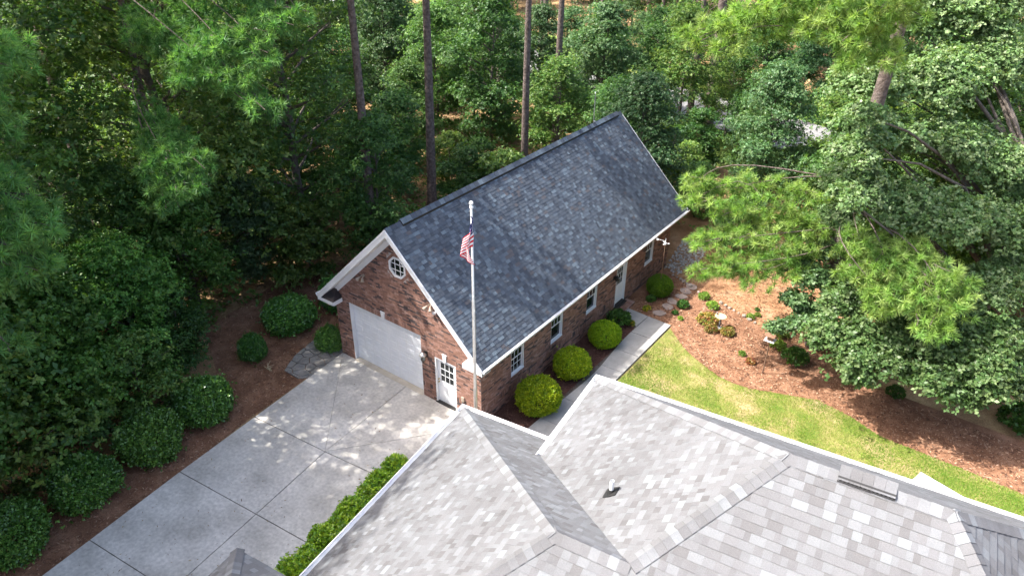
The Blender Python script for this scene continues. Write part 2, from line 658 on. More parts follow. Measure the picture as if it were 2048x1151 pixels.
flat_sheet("side_bed", [(-7.44, -0.1), (-7.15, -4.8), (-6.67, -8.08), (-6.28, -11.4), (-5.9, -15), (-9.5, -15), (-9.4, -8), (-10.5, -4), (-13.5, -2.5), (-14.5, 3), (-12, 8), (-7.46, 9)], -0.05, G_MULCH)

# driveway of cast slabs with open joints
drive = flat_sheet("driveway", [(-7.43, 0.02), (1.3, 0.02), (1.3, -3.6), (-0.5, -4.2), (0.4, -14), (-5.95, -15)], -0.03, M['joint'])
Nn, c2, c3 = (-3.5, -4.46), (-3.09, -7.69), (-2.70, -10.95)
L0, L1, L2, L3, L4 = (-7.42, -0.02), (-7.0, -4.80), (-6.70, -8.08), (-6.32, -11.39), (-5.98, -14.6)
D0, D1 = (-3.75, -0.01), (0.13, -0.01)
for sl in ([L0, L1, Nn], [L0, Nn, D0], [D0, Nn, D1], [Nn, (-0.7, -4.12), (1.3, -3.6), (1.3, -0.01), D1], [L1, L2, c2, Nn], [Nn, c2, (-0.3, -7.4), (-0.7, -4.12)],
           [L2, L3, c3, c2], [c2, c3, (0.0, -10.65), (-0.3, -7.4)], [L3, L4, (-2.3, -14.2), c3], [c3, (-2.3, -14.2), (0.4, -13.9), (0.0, -10.65)]):
    c = np.mean(sl, axis=0)
    q = []
    for p in sl:                                       # pull every corner in a little: the joint
        d = c - np.array(p)
        q.append(tuple(np.array(p) + d / np.linalg.norm(d) * 0.022))
    flat_sheet("slab", q, 0.0, M['concrete'], thick=0.05, parent=drive)

# front walk, raised slabs
walk = flat_sheet("walkway", [(1.5, 0.2), (2.66, 0.2), (2.66, 10.1), (0.62, 10.1), (0.62, 9.3), (1.55, 9.0)], -0.028, M['joint'])
inn = [(0.2, 1.48), (0.92, 1.53), (2.77, 1.63), (4.32, 1.75), (5.39, 1.76), (6.4, 1.66), (7.78, 1.54), (9.1, 1.51)]


def inner_x(y):
    return float(np.interp(y, [a for a, _ in inn], [b for _, b in inn]))


ys = [0.2, 1.55, 3.05, 4.5, 5.75, 7.1, 8.6]
for a, b_ in zip(ys[:-1], ys[1:]):
    m_ = (a + b_) / 2
    flat_sheet("slab", [(inner_x(a), a + 0.01), (2.68, a + 0.09), (2.68, b_ + 0.07), (inner_x(b_), b_ - 0.01), (inner_x(m_), m_)][::1], 0.03, M['walkc'], thick=0.12, parent=walk)
flat_sheet("slab", [(1.53, 8.62), (2.68, 8.70), (2.68, 10.14), (1.56, 10.18)], 0.03, M['walkc'], thick=0.12, parent=walk)
flat_sheet("slab", [(0.50, 9.45), (1.50, 9.15), (1.545, 10.18), (0.50, 10.24)], 0.03, M['walkc'], thick=0.12, parent=walk)

# ------------------------------------------------------------------ the brick garage
GW, GL, HE, HR = 7.446, 15.074, 2.965, 7.052
OS, OG, VR = 0.453, 0.493, 0.695
XC = -GW / 2
SL = (HR - HE) / (GW / 2 + OS)
gar = thing("brick_garage", "long brick garage with steep dark shingle roof and white overhead door", "garage", (XC, 0, 0))

# openings
GX0, GX1, GZ, GD = -6.662, -2.852, 2.767, 0.17
DX0, DX1, DZ = -2.190, -1.181, 2.10
WIN = [(1.795, 2.63), (4.482, 5.33), (7.189, 8.042), (12.479, 13.319)]
ZS, ZT = 1.04, 2.46
EY0, EY1, EZ0, EZ1 = 9.737, 10.681, 0.115, 2.215
OCX, OCZ, OCR = -3.77, 5.32, 0.44

# masonry backing with the openings left out
zt0 = HE - SL * OS                                      # wall top at the side walls is under the roof
ROOFT = 0.10


def roof_z(x):
    return HE + SL * (GW / 2 + OS - abs(x - XC)) - 0.16


def wall_cells(s0, s1, z0, top, holes, ss=()):
    """rectangles of a wall minus rectangular holes"""
    xs = sorted({s0, s1, *[h[0] for h in holes], *[h[1] for h in holes], *ss})
    zs = sorted({z0, top, *[h[2] for h in holes], *[h[3] for h in holes]})
    for a, b in zip(xs[:-1], xs[1:]):
        for c, d in zip(zs[:-1], zs[1:]):
            if not any(h[0] <= a and b <= h[1] and h[2] <= c and d <= h[3] for h in holes):
                yield a, b, c, d


fw = MB()
fholes = [(GX0, GX1, -0.1, GZ), (DX0, DX1, -0.1, DZ)]
for a, b, c, d in wall_cells(-GW, 0, -0.1, zt0 + 0.25, fholes):
    fw.box(a, b, 0.002, 0.22, c, d)
oct_pts = [(OCX + OCR * math.cos(R(22.5 + 45 * k)), OCZ + OCR * math.sin(R(22.5 + 45 * k))) for k in range(8)]
# gable field round the octagon: fan from the octagon to the gable outline
zb = zt0 + 0.25
xl, xr = -GW, 0.0
apex = (XC, roof_z(XC))
eL, eR = (xl, zb), (xr, zb)
sideL, sideR = (xl, roof_z(xl)), (xr, roof_z(xr))
if sideL[1] < zb:
    xk = GW / 2 + OS - (zb + 0.16 - HE) / SL
    sideL = eL = (XC - xk, zb)
    sideR = eR = (XC + xk, zb)


def ring(y):
    return [(x, y, z) for x, z in oct_pts]


outer = []
for x, z in oct_pts:                                     # meet of a ray from the window centre with the gable triangle
    dx, dz = x - OCX, z - OCZ
    best = 1e9
    tri = [eL, eR, apex]
    for i in range(3):
        (ax, az), (bx, bz) = tri[i], tri[(i + 1) % 3]
        den = dx * (bz - az) - dz * (bx - ax)
        if abs(den) > 1e-9:
            t_ = ((ax - OCX) * (bz - az) - (az - OCZ) * (bx - ax)) / den
            if t_ > 0:
                best = min(best, t_)
    outer.append((OCX + dx * best, OCZ + dz * best))
corner_after = {}
angs = [math.atan2(z - OCZ, x - OCX) % (2 * math.pi) for x, z in oct_pts]
for cn in (eL, eR, apex):
    an = math.atan2(cn[1] - OCZ, cn[0] - OCX) % (2 * math.pi)
    for i in range(8):
        a0, a1 = angs[i], angs[(i + 1) % 8]
        if (a0 < an < a1) or (a0 > a1 and (an > a0 or an < a1)):
            corner_after[i] = cn
V, F = [], []
for i in range(8):
    j = (i + 1) % 8
    poly = [oct_pts[i], outer[i]] + ([corner_after[i]] if i in corner_after else []) + [outer[j], oct_pts[j]]
    fw.prism([(x, 0.002, z) for x, z in poly], (0, 0.2, 0))
fwall = fw.build("front_wall", M['mortar'], gar)

sw = MB()
sholes = [(a, b, ZS, ZT) for a, b in WIN] + [(EY0, EY1, EZ0, EZ1)]
for a, b, c, d in wall_cells(0.0, GL, -0.1, zt0 + 0.3, sholes):
    sw.box(-0.22, -0.002, a + (0.22 if a == 0 else 0), b, c, d)
swall = sw.build("side_wall", M['mortar'], gar)


def brick_tex():
    m, t, N, L, B = new_mat("far_brickwork")
    tc = N.new("ShaderNodeTexCoord")
    b = N.new("ShaderNodeTexBrick")
    b.inputs["Scale"].default_value = 1.0
    b.inputs["Brick Width"].default_value = 0.203
    b.inputs["Row Height"].default_value = 0.0677
    b.inputs["Mortar Size"].default_value = 0.006
    b.inputs["Color1"].default_value = (0.26, 0.12, 0.085, 1)
    b.inputs["Color2"].default_value = (0.16, 0.08, 0.065, 1)
    b.inputs["Mortar"].default_value = (0.36, 0.31, 0.28, 1)
    mp = N.new("ShaderNodeMapping")
    mp.inputs["Rotation"].default_value = (R(90), 0, R(90))
    L.new(tc.outputs["Object"], mp.inputs["Vector"])
    L.new(mp.outputs[0], b.inputs["Vector"])
    L.new(b.outputs["Color"], B.inputs["Base Color"])
    B.inputs["Roughness"].default_value = 0.9
    return m


M['brickwall'] = brick_tex()
MB().box(-GW, -GW + 0.2, 0.224, GL, -0.1, zt0 + 0.25).build("back_side_wall", M['brickwall'], gar)
rw = MB()
rw.prism([(-GW + 0.202, GL - 0.2, -0.1), (-0.222, GL - 0.2, -0.1), (-0.222, GL - 0.2, roof_z(-0.3)), (XC, GL - 0.2, roof_z(XC)), (-GW + 0.202, GL - 0.2, roof_z(-GW + 0.3))], (0, 0.198, 0))
rw.build("rear_wall", M['brickwall'], gar)
MB().box(-GW + 0.25, -0.25, 0.26, GL - 0.25, -0.05, 0.0).build("floor_slab", M['apron'], gar)

# --- bricks
BRK = [(0.304, 0.169, 0.127), (0.342, 0.198, 0.155), (0.266, 0.149, 0.112), (0.380, 0.243, 0.198), (0.228, 0.133, 0.105), (0.090, 0.072, 0.071), (0.142, 0.101, 0.090)]
BPR = [5, 5, 4, 3, 2.4, 1.5, 1.3]
bricks = Pieces("brick", M['brick'])
MOD, ROW, JT = 0.2133, 0.0677, 0.0095


def brick_wall(O, ex, outline, holes, bands, seed):
    """running bond on the plane O + ex*s + z; bands: (z0, z1) rows laid as soldiers; holes (s0, s1, z0, z1)"""
    r = random.Random(seed)
    O, ex, ez = np.array(O, float), np.array(ex, float), np.array((0, 0, 1.0))
    smin, smax = min(p[0] for p in outline), max(p[0] for p in outline)
    ztop = max(p[1] for p in outline)
    z, row = -0.06, 0
    ci = 0
    while z < ztop:
        band = next((b for b in bands if abs(z - b[0]) < ROW * 0.51), None)
        h = 3 * ROW if band else ROW
        step = ROW + 0.004 if band else MOD
        s = smin - (0 if band else (row % 2) * MOD / 2)
        zc = z + h / 2
        cuts = [(a, b) for a, b, c, d in holes if c < zc < d]
        while s < smax:
            if r.random() < 0.75 or ci not in (5, 6):
                ci = r.choices(range(7), BPR)[0]
            a0, a1 = max(s, smin) + JT / 2, min(s + step, smax) - JT / 2
            segs = [(a0, a1)]
            for ca, cb in cuts:
                nx = []
                for u0, u1 in segs:
                    if u1 <= ca or u0 >= cb:
                        nx.append((u0, u1))
                    else:
                        if u0 < ca - 0.03:
                            nx.append((u0, ca - 0.003))
                        if u1 > cb + 0.03:
                            nx.append((cb + 0.003, u1))
                segs = nx
            for u0, u1 in segs:
                if u1 - u0 < 0.025:
                    continue
                full = [(u0, z + JT / 2), (u1, z + JT / 2), (u1, z + h - JT / 2), (u0, z + h - JT / 2)]
                P = clip_convex(full, outline)
                if not P:
                    continue
                whole = abs(area2(P) - area2(full)) < 1e-7 and abs((u1 - u0) - (step - JT)) < 1e-6
                pr = r.choice((0.0085, 0.0105, 0.0125))
                bricks.lay(O, ex, ez, full if whole else P, (lambda q, pr=pr: pr), ci, BRK[ci], (bool(band), pr) if whole else None, ci)
            s += step
        z += h
        row += 1


SOLD = 0.482                                             # soldier band low on the walls
gtop = [(-GW, -0.06), (0.0, -0.06), (0.0, roof_z(0) - 0.02), (XC, roof_z(XC) - 0.02), (-GW, roof_z(-GW) - 0.02)]
brick_wall((0, 0, 0), (1, 0, 0), gtop, [(GX0, GX1, -1, GZ), (DX0, DX1, -1, DZ), (GX0 - 0.02, GX1 + 0.02, GZ - 0.01, GZ + 0.215), (DX0 - 0.10, DX1 + 0.10, DZ - 0.01, DZ + 0.215),
                                        (OCX - 0.40, OCX + 0.40, OCZ - 0.52, OCZ + 0.52), (OCX - 0.52, OCX + 0.52, OCZ - 0.36, OCZ + 0.36)], [(SOLD, 0)], 3)
brick_wall((0, 0, 0), (0, 1, 0), [(0.0, -0.06), (GL, -0.06), (GL, zt0 + 0.2), (0.0, zt0 + 0.2)],
           sholes + [(a - 0.02, b + 0.02, ZS - 0.13, ZS + 0.01) for a, b in WIN], [(SOLD, 0)], 4)
# soldier lintels over both doors and rowlock sills under the windows, and the ring round the octagon
rr = random.Random(9)


def soldier_row(O, ex, s0, s1, z0, z1, w=0.0677, proud=0.014):
    n = max(1, round((s1 - s0) / w))
    w = (s1 - s0) / n
    for k in range(n):
        P = [(s0 + k * w + 0.004, z0 + 0.004), (s0 + (k + 1) * w - 0.004, z0 + 0.004), (s0 + (k + 1) * w - 0.004, z1 - 0.004), (s0 + k * w + 0.004, z1 - 0.004)]
        ci = rr.choices(range(5), BPR[:5])[0]
        bricks.lay(np.array(O, float), np.array(ex, float), np.array((0, 0, 1.0)), P, (lambda q: proud), ci, BRK[ci], None, ci)


KX, KX2 = (GX0 + GX1) / 2, (DX0 + DX1) / 2
soldier_row((0, 0, 0), (1, 0, 0), GX0 - 0.02, KX - 0.10, GZ, GZ + 0.21)
soldier_row((0, 0, 0), (1, 0, 0), KX + 0.10, GX1 + 0.02, GZ, GZ + 0.21)
soldier_row((0, 0, 0), (1, 0, 0), DX0 - 0.10, KX2 - 0.09, DZ, DZ + 0.21)
soldier_row((0, 0, 0), (1, 0, 0), KX2 + 0.09, DX1 + 0.10, DZ, DZ + 0.21)
for a, b in WIN:
    soldier_row((0, 0, 0), (0, 1, 0), a - 0.02, b + 0.02, ZS - 0.125, ZS - 0.005, proud=0.045)
for k in range(8):
    a0 = 22.5 + 45 * k
    for q in range(5):
        t0, t1 = q / 5 + 0.012, (q + 1) / 5 - 0.012
        def pp(rad, t, a0=a0):
            p0 = np.array((math.cos(R(a0)), math.sin(R(a0)))); p1 = np.array((math.cos(R(a0 + 45)), math.sin(R(a0 + 45))))
            v = p0 + (p1 - p0) * t
            return (OCX + v[0] * rad, OCZ + v[1] * rad)
        P = [pp(OCR + 0.015, t0), pp(OCR + 0.12, t0), pp(OCR + 0.12, t1), pp(OCR + 0.015, t1)]
        ci = rr.choices(range(5), BPR[:5])[0]
        bricks.lay(np.zeros(3), np.array((1.0, 0, 0)), np.array((0, 0, 1.0)), P, (lambda q: 0.016), ci, BRK[ci], None, ci)
bricks.emit(gar, 300, "brickwork")

# --- roof of the garage
SLOPE = [(0.062, 0.076, 0.098), (0.086, 0.107, 0.134), (0.050, 0.060, 0.077), (0.115, 0.146, 0.176), (0.074, 0.088, 0.108), (0.084, 0.082, 0.090)]
SPR = [5, 5, 4, 2.2, 5, 0.8]
run = GW / 2 + OS
sl_len = math.hypot(run, HR - HE)
uR = np.array((-run, 0, HR - HE)) / sl_len                # up the right-hand slope
uL = np.array((run, 0, HR - HE)) / sl_len
Y0, Y1 = -OG, GL + VR
rd = MB()
for sx in (1, -1):
    ex_, rx_ = XC + sx * run, XC
    poly = [(ex_, Y0, HE), (rx_, Y0, HR), (rx_, Y1, HR), (ex_, Y1, HE)]
    top = [(x, y, z - 0.006) for x, y, z in poly]
    bot = [(x, y, z - 0.12) for x, y, z in poly]
    rd.add(top + bot, [(0, 1, 2, 3), (7, 6, 5, 4), (0, 4, 5, 1), (1, 5, 6, 2), (2, 6, 7, 3), (3, 7, 4, 0)])
roof = rd.build("roof", M['deck'], gar)
gsh = Pieces("shingle", M['slate'])
shingle_plane(gsh, (XC + run, Y0, HE), (0, 1, 0), uR, [(0, 0), (Y1 - Y0, 0), (Y1 - Y0, sl_len - 0.02), (0, sl_len - 0.02)], SLOPE, SPR, widths=(0.12, 0.17, 0.22, 0.28), r=random.Random(1))
shingle_plane(gsh, (XC - run, Y1, HE), (0, -1, 0), uL, [(0, 0), (Y1 - Y0, 0), (Y1 - Y0, sl_len - 0.02), (0, sl_len - 0.02)], SLOPE, SPR, widths=(0.22, 0.28), r=random.Random(2))
gsh.emit(roof, 300, "shingle_field")
cap_row("ridge_cap", (XC, Y0, HR + 0.0), (XC, Y0 + 0.75, HR), -uR, -uL, roof, SLOPE, M['slate'], 0.17, 0.25, random.Random(4))
cap_row("ridge_cap", (XC, Y0 + 0.75, HR + 0.07), (XC, Y1 - 0.35, HR + 0.07), -uR, -uL, roof, SLOPE[:2] + SLOPE[3:5], M['slate'], 0.20, 0.25, random.Random(5))
cap_row("ridge_cap", (XC, Y1 - 0.35, HR + 0.0), (XC, Y1, HR), -uR, -uL, roof, SLOPE, M['slate'], 0.17, 0.18, random.Random(6))
rv = MB()
for u_ in (uR, uL):
    a = np.array((XC, Y0 + 0.75, HR))
    q = [a - u_ * 0.20, a - u_ * 0.02]
    nrm = np.array((0, 0, 1.0))
    rv.prism([tuple(q[0]), tuple(q[1]), tuple(q[1] + nrm * 0.085), tuple(q[0] + nrm * 0.085)], (0, Y1 - Y0 - 1.1, 0))
rv.build("ridge_vent", M['black'], roof)

# rake boards, soffits and friezes of both gables
for nm_y, yo, yi in (("front", Y0, 0.0), ("rear", Y1, GL)):
    sgn = -1 if nm_y == "front" else 1
    for sx, u_ in ((1, uR), (-1, uL)):
        e = np.array((XC + sx * run, yo, HE))
        tp = np.array((XC, yo, HR))
        dn = np.array((0, 0, -1.0))
        MB().prism([tuple(e + dn * 0.02), tuple(tp + dn * 0.02), tuple(tp + dn * 0.30), tuple(e + dn * 0.30)], (0, 0.028 * sgn, 0)).build("rake_board", M['white'], gar)
        MB().prism([tuple(e + dn * 0.0 + uR * 0 + np.array((0, 0.028 * sgn, 0))), tuple(tp + np.array((0, 0.028 * sgn, 0))), tuple(tp + dn * 0.10 + np.array((0, 0.028 * sgn, 0))), tuple(e + dn * 0.10 + np.array((0, 0.028 * sgn, 0)))], (0, 0.02 * sgn, 0)).build("rake_trim", M['white'], gar)
        e2, t2 = e + dn * 0.235, tp + dn * 0.235
        MB().prism([tuple(e2), tuple(t2), tuple(t2 + dn * 0.03), tuple(e2 + dn * 0.03)], (0, -sgn * (abs(yo - yi) - 0.03), 0)).build("soffit", M['white'], gar)
        e3 = np.array((XC + sx * (GW / 2), yi + sgn * 0.016, HE + SL * OS)) + dn * 0.27
        t3 = np.array((XC, yi + sgn * 0.016, HR)) + dn * 0.27
        MB().prism([tuple(e3), tuple(t3), tuple(t3 + dn * 0.28), tuple(e3 + dn * 0.28)], (0, sgn * 0.03, 0)).build("frieze", M['white'], gar)
# eaves: fascia, soffit, gutter
for sx in (1, -1):
    x0 = XC + sx * run
    w0 = XC + sx * GW / 2
    MB().box(*sorted((x0 - sx * 0.04, x0)), Y0 + 0.03, Y1 - 0.03, HE - 0.24, HE - 0.03).build("fascia", M['white'], gar)
    MB().box(*sorted((w0 + sx * 0.005, x0 - sx * 0.042)), Y0 + 0.03, Y1 - 0.03, HE - 0.25, HE - 0.225).build("soffit", M['white'], gar)
    g = MB()
    gx = x0 + sx * 0.002
    prof = [(0, -0.13), (0.07, -0.13), (0.115, -0.06), (0.12, -0.005), (0.105, -0.005), (0.10, -0.055), (0.062, -0.118), (0.012, -0.118), (0.012, -0.02), (0.0, -0.02)]
    g.prism([(gx + sx * a, Y0 - 0.01, HE + b - 0.015) for a, b in prof], (0, Y1 - Y0 + 0.02, 0))
    g.build("gutter", M['vinyl'], gar)
    # eave return on the front gable with its little metal hip
    xa, xb = sorted((x0, w0 - sx * 0.42))
    MB().box(xa + 0.002, xb, Y0 + 0.035, -0.015, HE - 0.30, HE - 0.12).build("eave_return", M['white'], gar)
    MB().box(xa - 0.0, xb + 0.0, Y0 - 0.02, Y0 + 0.033, HE - 0.27, HE - 0.115).build("return_fascia", M['white'], gar)
    xe = w0 - sx * 0.42
    b = MB()
    p0, p1 = (x0 - sx * 0.02, Y0 - 0.015, HE - 0.11), (xe - sx * 0.015, Y0 - 0.015, HE - 0.11)
    p2, p3 = (xe - sx * 0.015, -0.017, HE - 0.11), (x0 - sx * 0.02, -0.017, HE - 0.11)
    p4, p5 = (xe + sx * 0.24, -0.017, HE + 0.24), (x0 - sx * 0.3, -0.017, HE + 0.24)
    b.add([p0, p1, p2, p3, p4, p5], [(0, 1, 4, 5), (1, 2, 4), (0, 5, 3), (0, 3, 2, 1), (2, 3, 5, 4)])
    b.build("return_roof", M['copper'], gar)

# --- overhead door
gd = MB().box(GX0 + 0.02, GX1 - 0.02, GD + 0.03, GD + 0.06, 0.005, GZ - 0.02).build("garage_door", M['vinyl'], gar)
sec_h = (GZ - 0.03) / 4
for k in range(4):
    b = MB()
    z0, z1 = 0.008 + k * sec_h, 0.008 + (k + 1) * sec_h - 0.016
    b.box(GX0 + 0.025, GX1 - 0.025, GD + 0.005, GD + 0.029, z0, z1)
    nP = 8
    pw = (GX1 - GX0 - 0.05) / nP
    for q in range(nP):
        xa = GX0 + 0.025 + q * pw + 0.05
        xb = xa + pw - 0.10
        for zz0, zz1 in ((z0 + 0.09, z0 + sec_h / 2 - 0.02), (z0 + sec_h / 2 + 0.03, z1 - 0.09)):
            b.add([(xa, GD + 0.0052, zz0), (xb, GD + 0.0052, zz0), (xb, GD + 0.0052, zz1), (xa, GD + 0.0052, zz1),
                   (xa + 0.03, GD - 0.008, zz0 + 0.03), (xb - 0.03, GD - 0.008, zz0 + 0.03), (xb - 0.03, GD - 0.008, zz1 - 0.03), (xa + 0.03, GD - 0.008, zz1 - 0.03)],
                  [(4, 5, 6, 7), (0, 1, 5, 4), (1, 2, 6, 5), (2, 3, 7, 6), (3, 0, 4, 7)])
    b.build("door_section", M['vinyl'], gd)
MB().box(GX0, GX0 + 0.012, -0.006, GD + 0.035, -0.02, GZ).box(GX0 + 0.0125, GX0 + 0.04, -0.004, 0.03, -0.02, GZ).build("door_jamb", M['white'], gar)
MB().box(GX1 - 0.012, GX1, -0.006, GD + 0.035, -0.02, GZ).build("door_jamb", M['white'], gar)
MB().box(GX0 + 0.013, GX1 - 0.013, 0.004, GD + 0.035, GZ - 0.012, GZ - 0.001).build("door_header", M['white'], gar)
MB().box(GX0 + 0.005, GX1 - 0.005, -0.10, GD + 0.25, -0.04, 0.006).build("door_apron", M['apron'], gar)
for kx, kz, kw in ((KX, GZ - 0.03, 0.10), (KX2, DZ - 0.03, 0.09)):
    MB().prism([(kx - kw * 0.62, -0.045, kz), (kx + kw * 0.62, -0.045, kz), (kx + kw * 1.15, -0.045, kz + 0.33), (kx - kw * 1.15, -0.045, kz + 0.33)], (0, 0.058, 0)).build("keystone", M['white'], gar)


def lite_door(o0, ex, nin, w, z0, h, name, handle_side):
    """half-glazed nine-pane door; o0 lower corner on the wall face, ex along, nin inwards"""
    o0, ex, nin = (np.array(a, float) for a in (o0, ex, nin))
    ez = np.array((0, 0, 1.0))

    def bx(mb, a0, a1, d0, d1, c0, c1):
        V = [o0 + ex * a + nin * d + ez * c for c in (c0, c1) for d in (d0, d1) for a in (a0, a1)]
        return mb.add(V, [(0, 2, 3, 1), (4, 5, 7, 6), (0, 1, 5, 4), (2, 6, 7, 3), (0, 4, 6, 2), (1, 3, 7, 5)])
    fr = MB()
    bx(fr, 0.0, 0.05, -0.005, 0.16, 0, h)
    bx(fr, w - 0.05, w, -0.005, 0.16, 0, h)
    bx(fr, 0.051, w - 0.051, -0.003, 0.16, h - 0.05, h)
    fro = fr.build("door_frame", M['white'], gar)
    d = MB()
    y0, y1 = 0.085, 0.125
    gx0, gx1, gz0, gz1 = 0.19, w - 0.19, 1.02, h - 0.22
    bx(d, 0.055, gx0, y0, y1, 0.04, h - 0.055)
    bx(d, gx1, w - 0.055, y0, y1, 0.04, h - 0.055)
    bx(d, gx0, gx1, y0, y1, 0.04, gz0)
    bx(d, gx0, gx1, y0, y1, gz1, h - 0.055)
    for q in range(2):                                    # two raised lower panels
        a = gx0 - 0.04 + q * (gx1 - gx0 + 0.08) / 2 + 0.02
        bx(d, a, a + (gx1 - gx0 + 0.08) / 2 - 0.04, y0 - 0.012, y0 - 0.0005, 0.22, 0.86)
    do = d.build("entry_door", M['vinyl'], gar)
    mu = MB()
    pw, ph = (gx1 - gx0) / 3, (gz1 - gz0) / 3
    for k in range(1, 3):
        bx(mu, gx0 + k * pw - 0.011, gx0 + k * pw + 0.011, y0 + 0.004, y0 + 0.018, gz0, gz1)
        bx(mu, gx0, gx1, y0 + 0.0045, y0 + 0.0175, gz0 + k * ph - 0.011, gz0 + k * ph + 0.011)
    mu.build("muntin", M['white'], do)
    for i in range(3):
        for j in range(3):
            bx(MB(), gx0 + i * pw + 0.003, gx0 + (i + 1) * pw - 0.003, y0 + 0.02, y0 + 0.026, gz0 + j * ph + 0.003, gz0 + (j + 1) * ph - 0.003).build("pane", M['glass'], do)
    hx = 0.105 if handle_side < 0 else w - 0.105
    for hz in (0.95, 1.08):
        k = MB()
        c = o0 + ex * hx + ez * hz
        k.tube([c + nin * (y0 - 0.001), c + nin * (y0 - 0.03), c + nin * (y0 - 0.06)], [0.028, 0.018, 0.03], 10)
        k.build("door_knob", M['brass'], do)
    bx(MB(), 0.0, w, -0.06, 0.16, -0.04, 0.035).build("threshold", M['dark'], gar)
    return do


lite_door((DX0, 0, 0), (1, 0, 0), (0, 1, 0), DX1 - DX0, 0, DZ, "entry_door", -1)
lite_door((0, EY0, EZ0), (0, 1, 0), (-1, 0, 0), EY1 - EY0, EZ0, EZ1 - EZ0, "entry_door", -1)
MB().box(0.016, 0.165, EY0 + 0.0, EY1 - 0.0, 0.06, 0.105).build("door_sill", M['dark'], gar)
st = MB().box(0.016, 0.48, EY0 - 0.28, EY1 + 0.22, -0.05, 0.05).build("door_step", M['mortar'], gar)
for i in range(8):
    for j in range(2):
        a = EY0 - 0.275 + i * 0.178
        MB().box(0.03 + j * 0.225, 0.03 + j * 0.225 + 0.215, a, a + 0.168, 0.05, 0.063, random.choice(BRK[:5])).build("brick_paver", M['brick'], st, attr=True)
for i in range(8):
    a = EY0 - 0.275 + i * 0.178
    MB().box(0.481, 0.49, a, a + 0.168, -0.04, 0.045, random.choice(BRK[:5])).build("brick_paver", M['brick'], st, attr=True)

# --- double hung windows on the long wall
for wi, (a, b) in enumerate(WIN):
    fr = MB()
    fr.box(-0.12, -0.012, a, a + 0.04, ZS, ZT).box(-0.12, -0.012, b - 0.04, b, ZS, ZT).box(-0.12, -0.014, a + 0.041, b - 0.041, ZT - 0.045, ZT).box(-0.14, 0.012, a + 0.002, b - 0.002, ZS - 0.003, ZS + 0.04)
    wo = fr.build("window", M['vinyl'], gar)
    zm = (ZS + ZT) / 2
    for q, (z0, z1, xo) in enumerate(((ZS + 0.041, zm + 0.02, -0.085), (zm - 0.02, ZT - 0.046, -0.055))):
        sh = MB()
        y0, y1 = a + 0.042, b - 0.042
        t = 0.032
        sh.box(xo - 0.03, xo, y0, y0 + t, z0, z1).box(xo - 0.03, xo, y1 - t, y1, z0, z1).box(xo - 0.03, xo, y0 + t, y1 - t, z0, z0 + t).box(xo - 0.03, xo, y0 + t, y1 - t, z1 - t, z1)
        pw, ph = (y1 - y0 - 2 * t) / 3, (z1 - z0 - 2 * t) / 2
        if wi == 0 or q == 1:
            for k in (1, 2):
                sh.box(xo - 0.018, xo - 0.006, y0 + t + k * pw - 0.009, y0 + t + k * pw + 0.009, z0 + t, z1 - t)
            sh.box(xo - 0.019, xo - 0.005, y0 + t, y1 - t, z0 + t + ph - 0.009, z0 + t + ph + 0.009)
        so = sh.build("sash", M['vinyl'], wo)
        if wi == 0 or q == 1:
            for k in range(3):
                for m_ in range(2):
                    MB().box(xo - 0.027, xo - 0.021, y0 + t + k * pw, y0 + t + (k + 1) * pw - 0.002, z0 + t + m_ * ph, z0 + t + (m_ + 1) * ph - 0.002).build("pane", M['glass'], wo)
        else:
            MB().box(xo - 0.027, xo - 0.021, y0 + t, y1 - t, z0 + t, z1 - t).build("pane", M['glass'], wo)
# --- octagon window
ow = MB()
yF = -0.035
for k in range(8):
    p = [np.array((math.cos(R(22.5 + 45 * (k + q))), math.sin(R(22.5 + 45 * (k + q))))) for q in (0, 1)]
    def P3(v, rad, y):
        return (OCX + v[0] * rad, y, OCZ + v[1] * rad)
    V = [P3(p[0], OCR, yF), P3(p[1], OCR, yF), P3(p[1], OCR - 0.075, yF), P3(p[0], OCR - 0.075, yF),
         P3(p[0], OCR, 0.12), P3(p[1], OCR, 0.12), P3(p[1], OCR - 0.075, 0.12), P3(p[0], OCR - 0.075, 0.12)]
    ow.add(V, [(0, 1, 2, 3), (0, 4, 5, 1), (3, 2, 6, 7)])
owo = ow.build("octagon_window", M['white'], gar)
rI = OCR - 0.075
mu = MB()
for k in (-1, 1):
    mu.box(OCX + k * 0.125 - 0.011, OCX + k * 0.125 + 0.011, 0.0, 0.015, OCZ - rI * 0.92, OCZ + rI * 0.92)
    mu.box(OCX - rI * 0.92, OCX + rI * 0.92, 0.0006, 0.0144, OCZ + k * 0.125 - 0.011, OCZ + k * 0.125 + 0.011)
mu.build("muntin", M['white'], owo)
oc = [(rI * math.cos(R(22.5 + 45 * k)), rI * math.sin(R(22.5 + 45 * k))) for k in range(8)]
ed = [-rI, -0.125, 0.125, rI]
for i in range(3):
    for j in range(3):
        P = clip_convex([(ed[i], ed[j]), (ed[i + 1], ed[j]), (ed[i + 1], ed[j + 1]), (ed[i], ed[j + 1])], oc)
        if P:
            MB().prism([(OCX + x, 0.02, OCZ + z) for x, z in P], (0, 0.006, 0)).build("pane", M['glass'], owo)

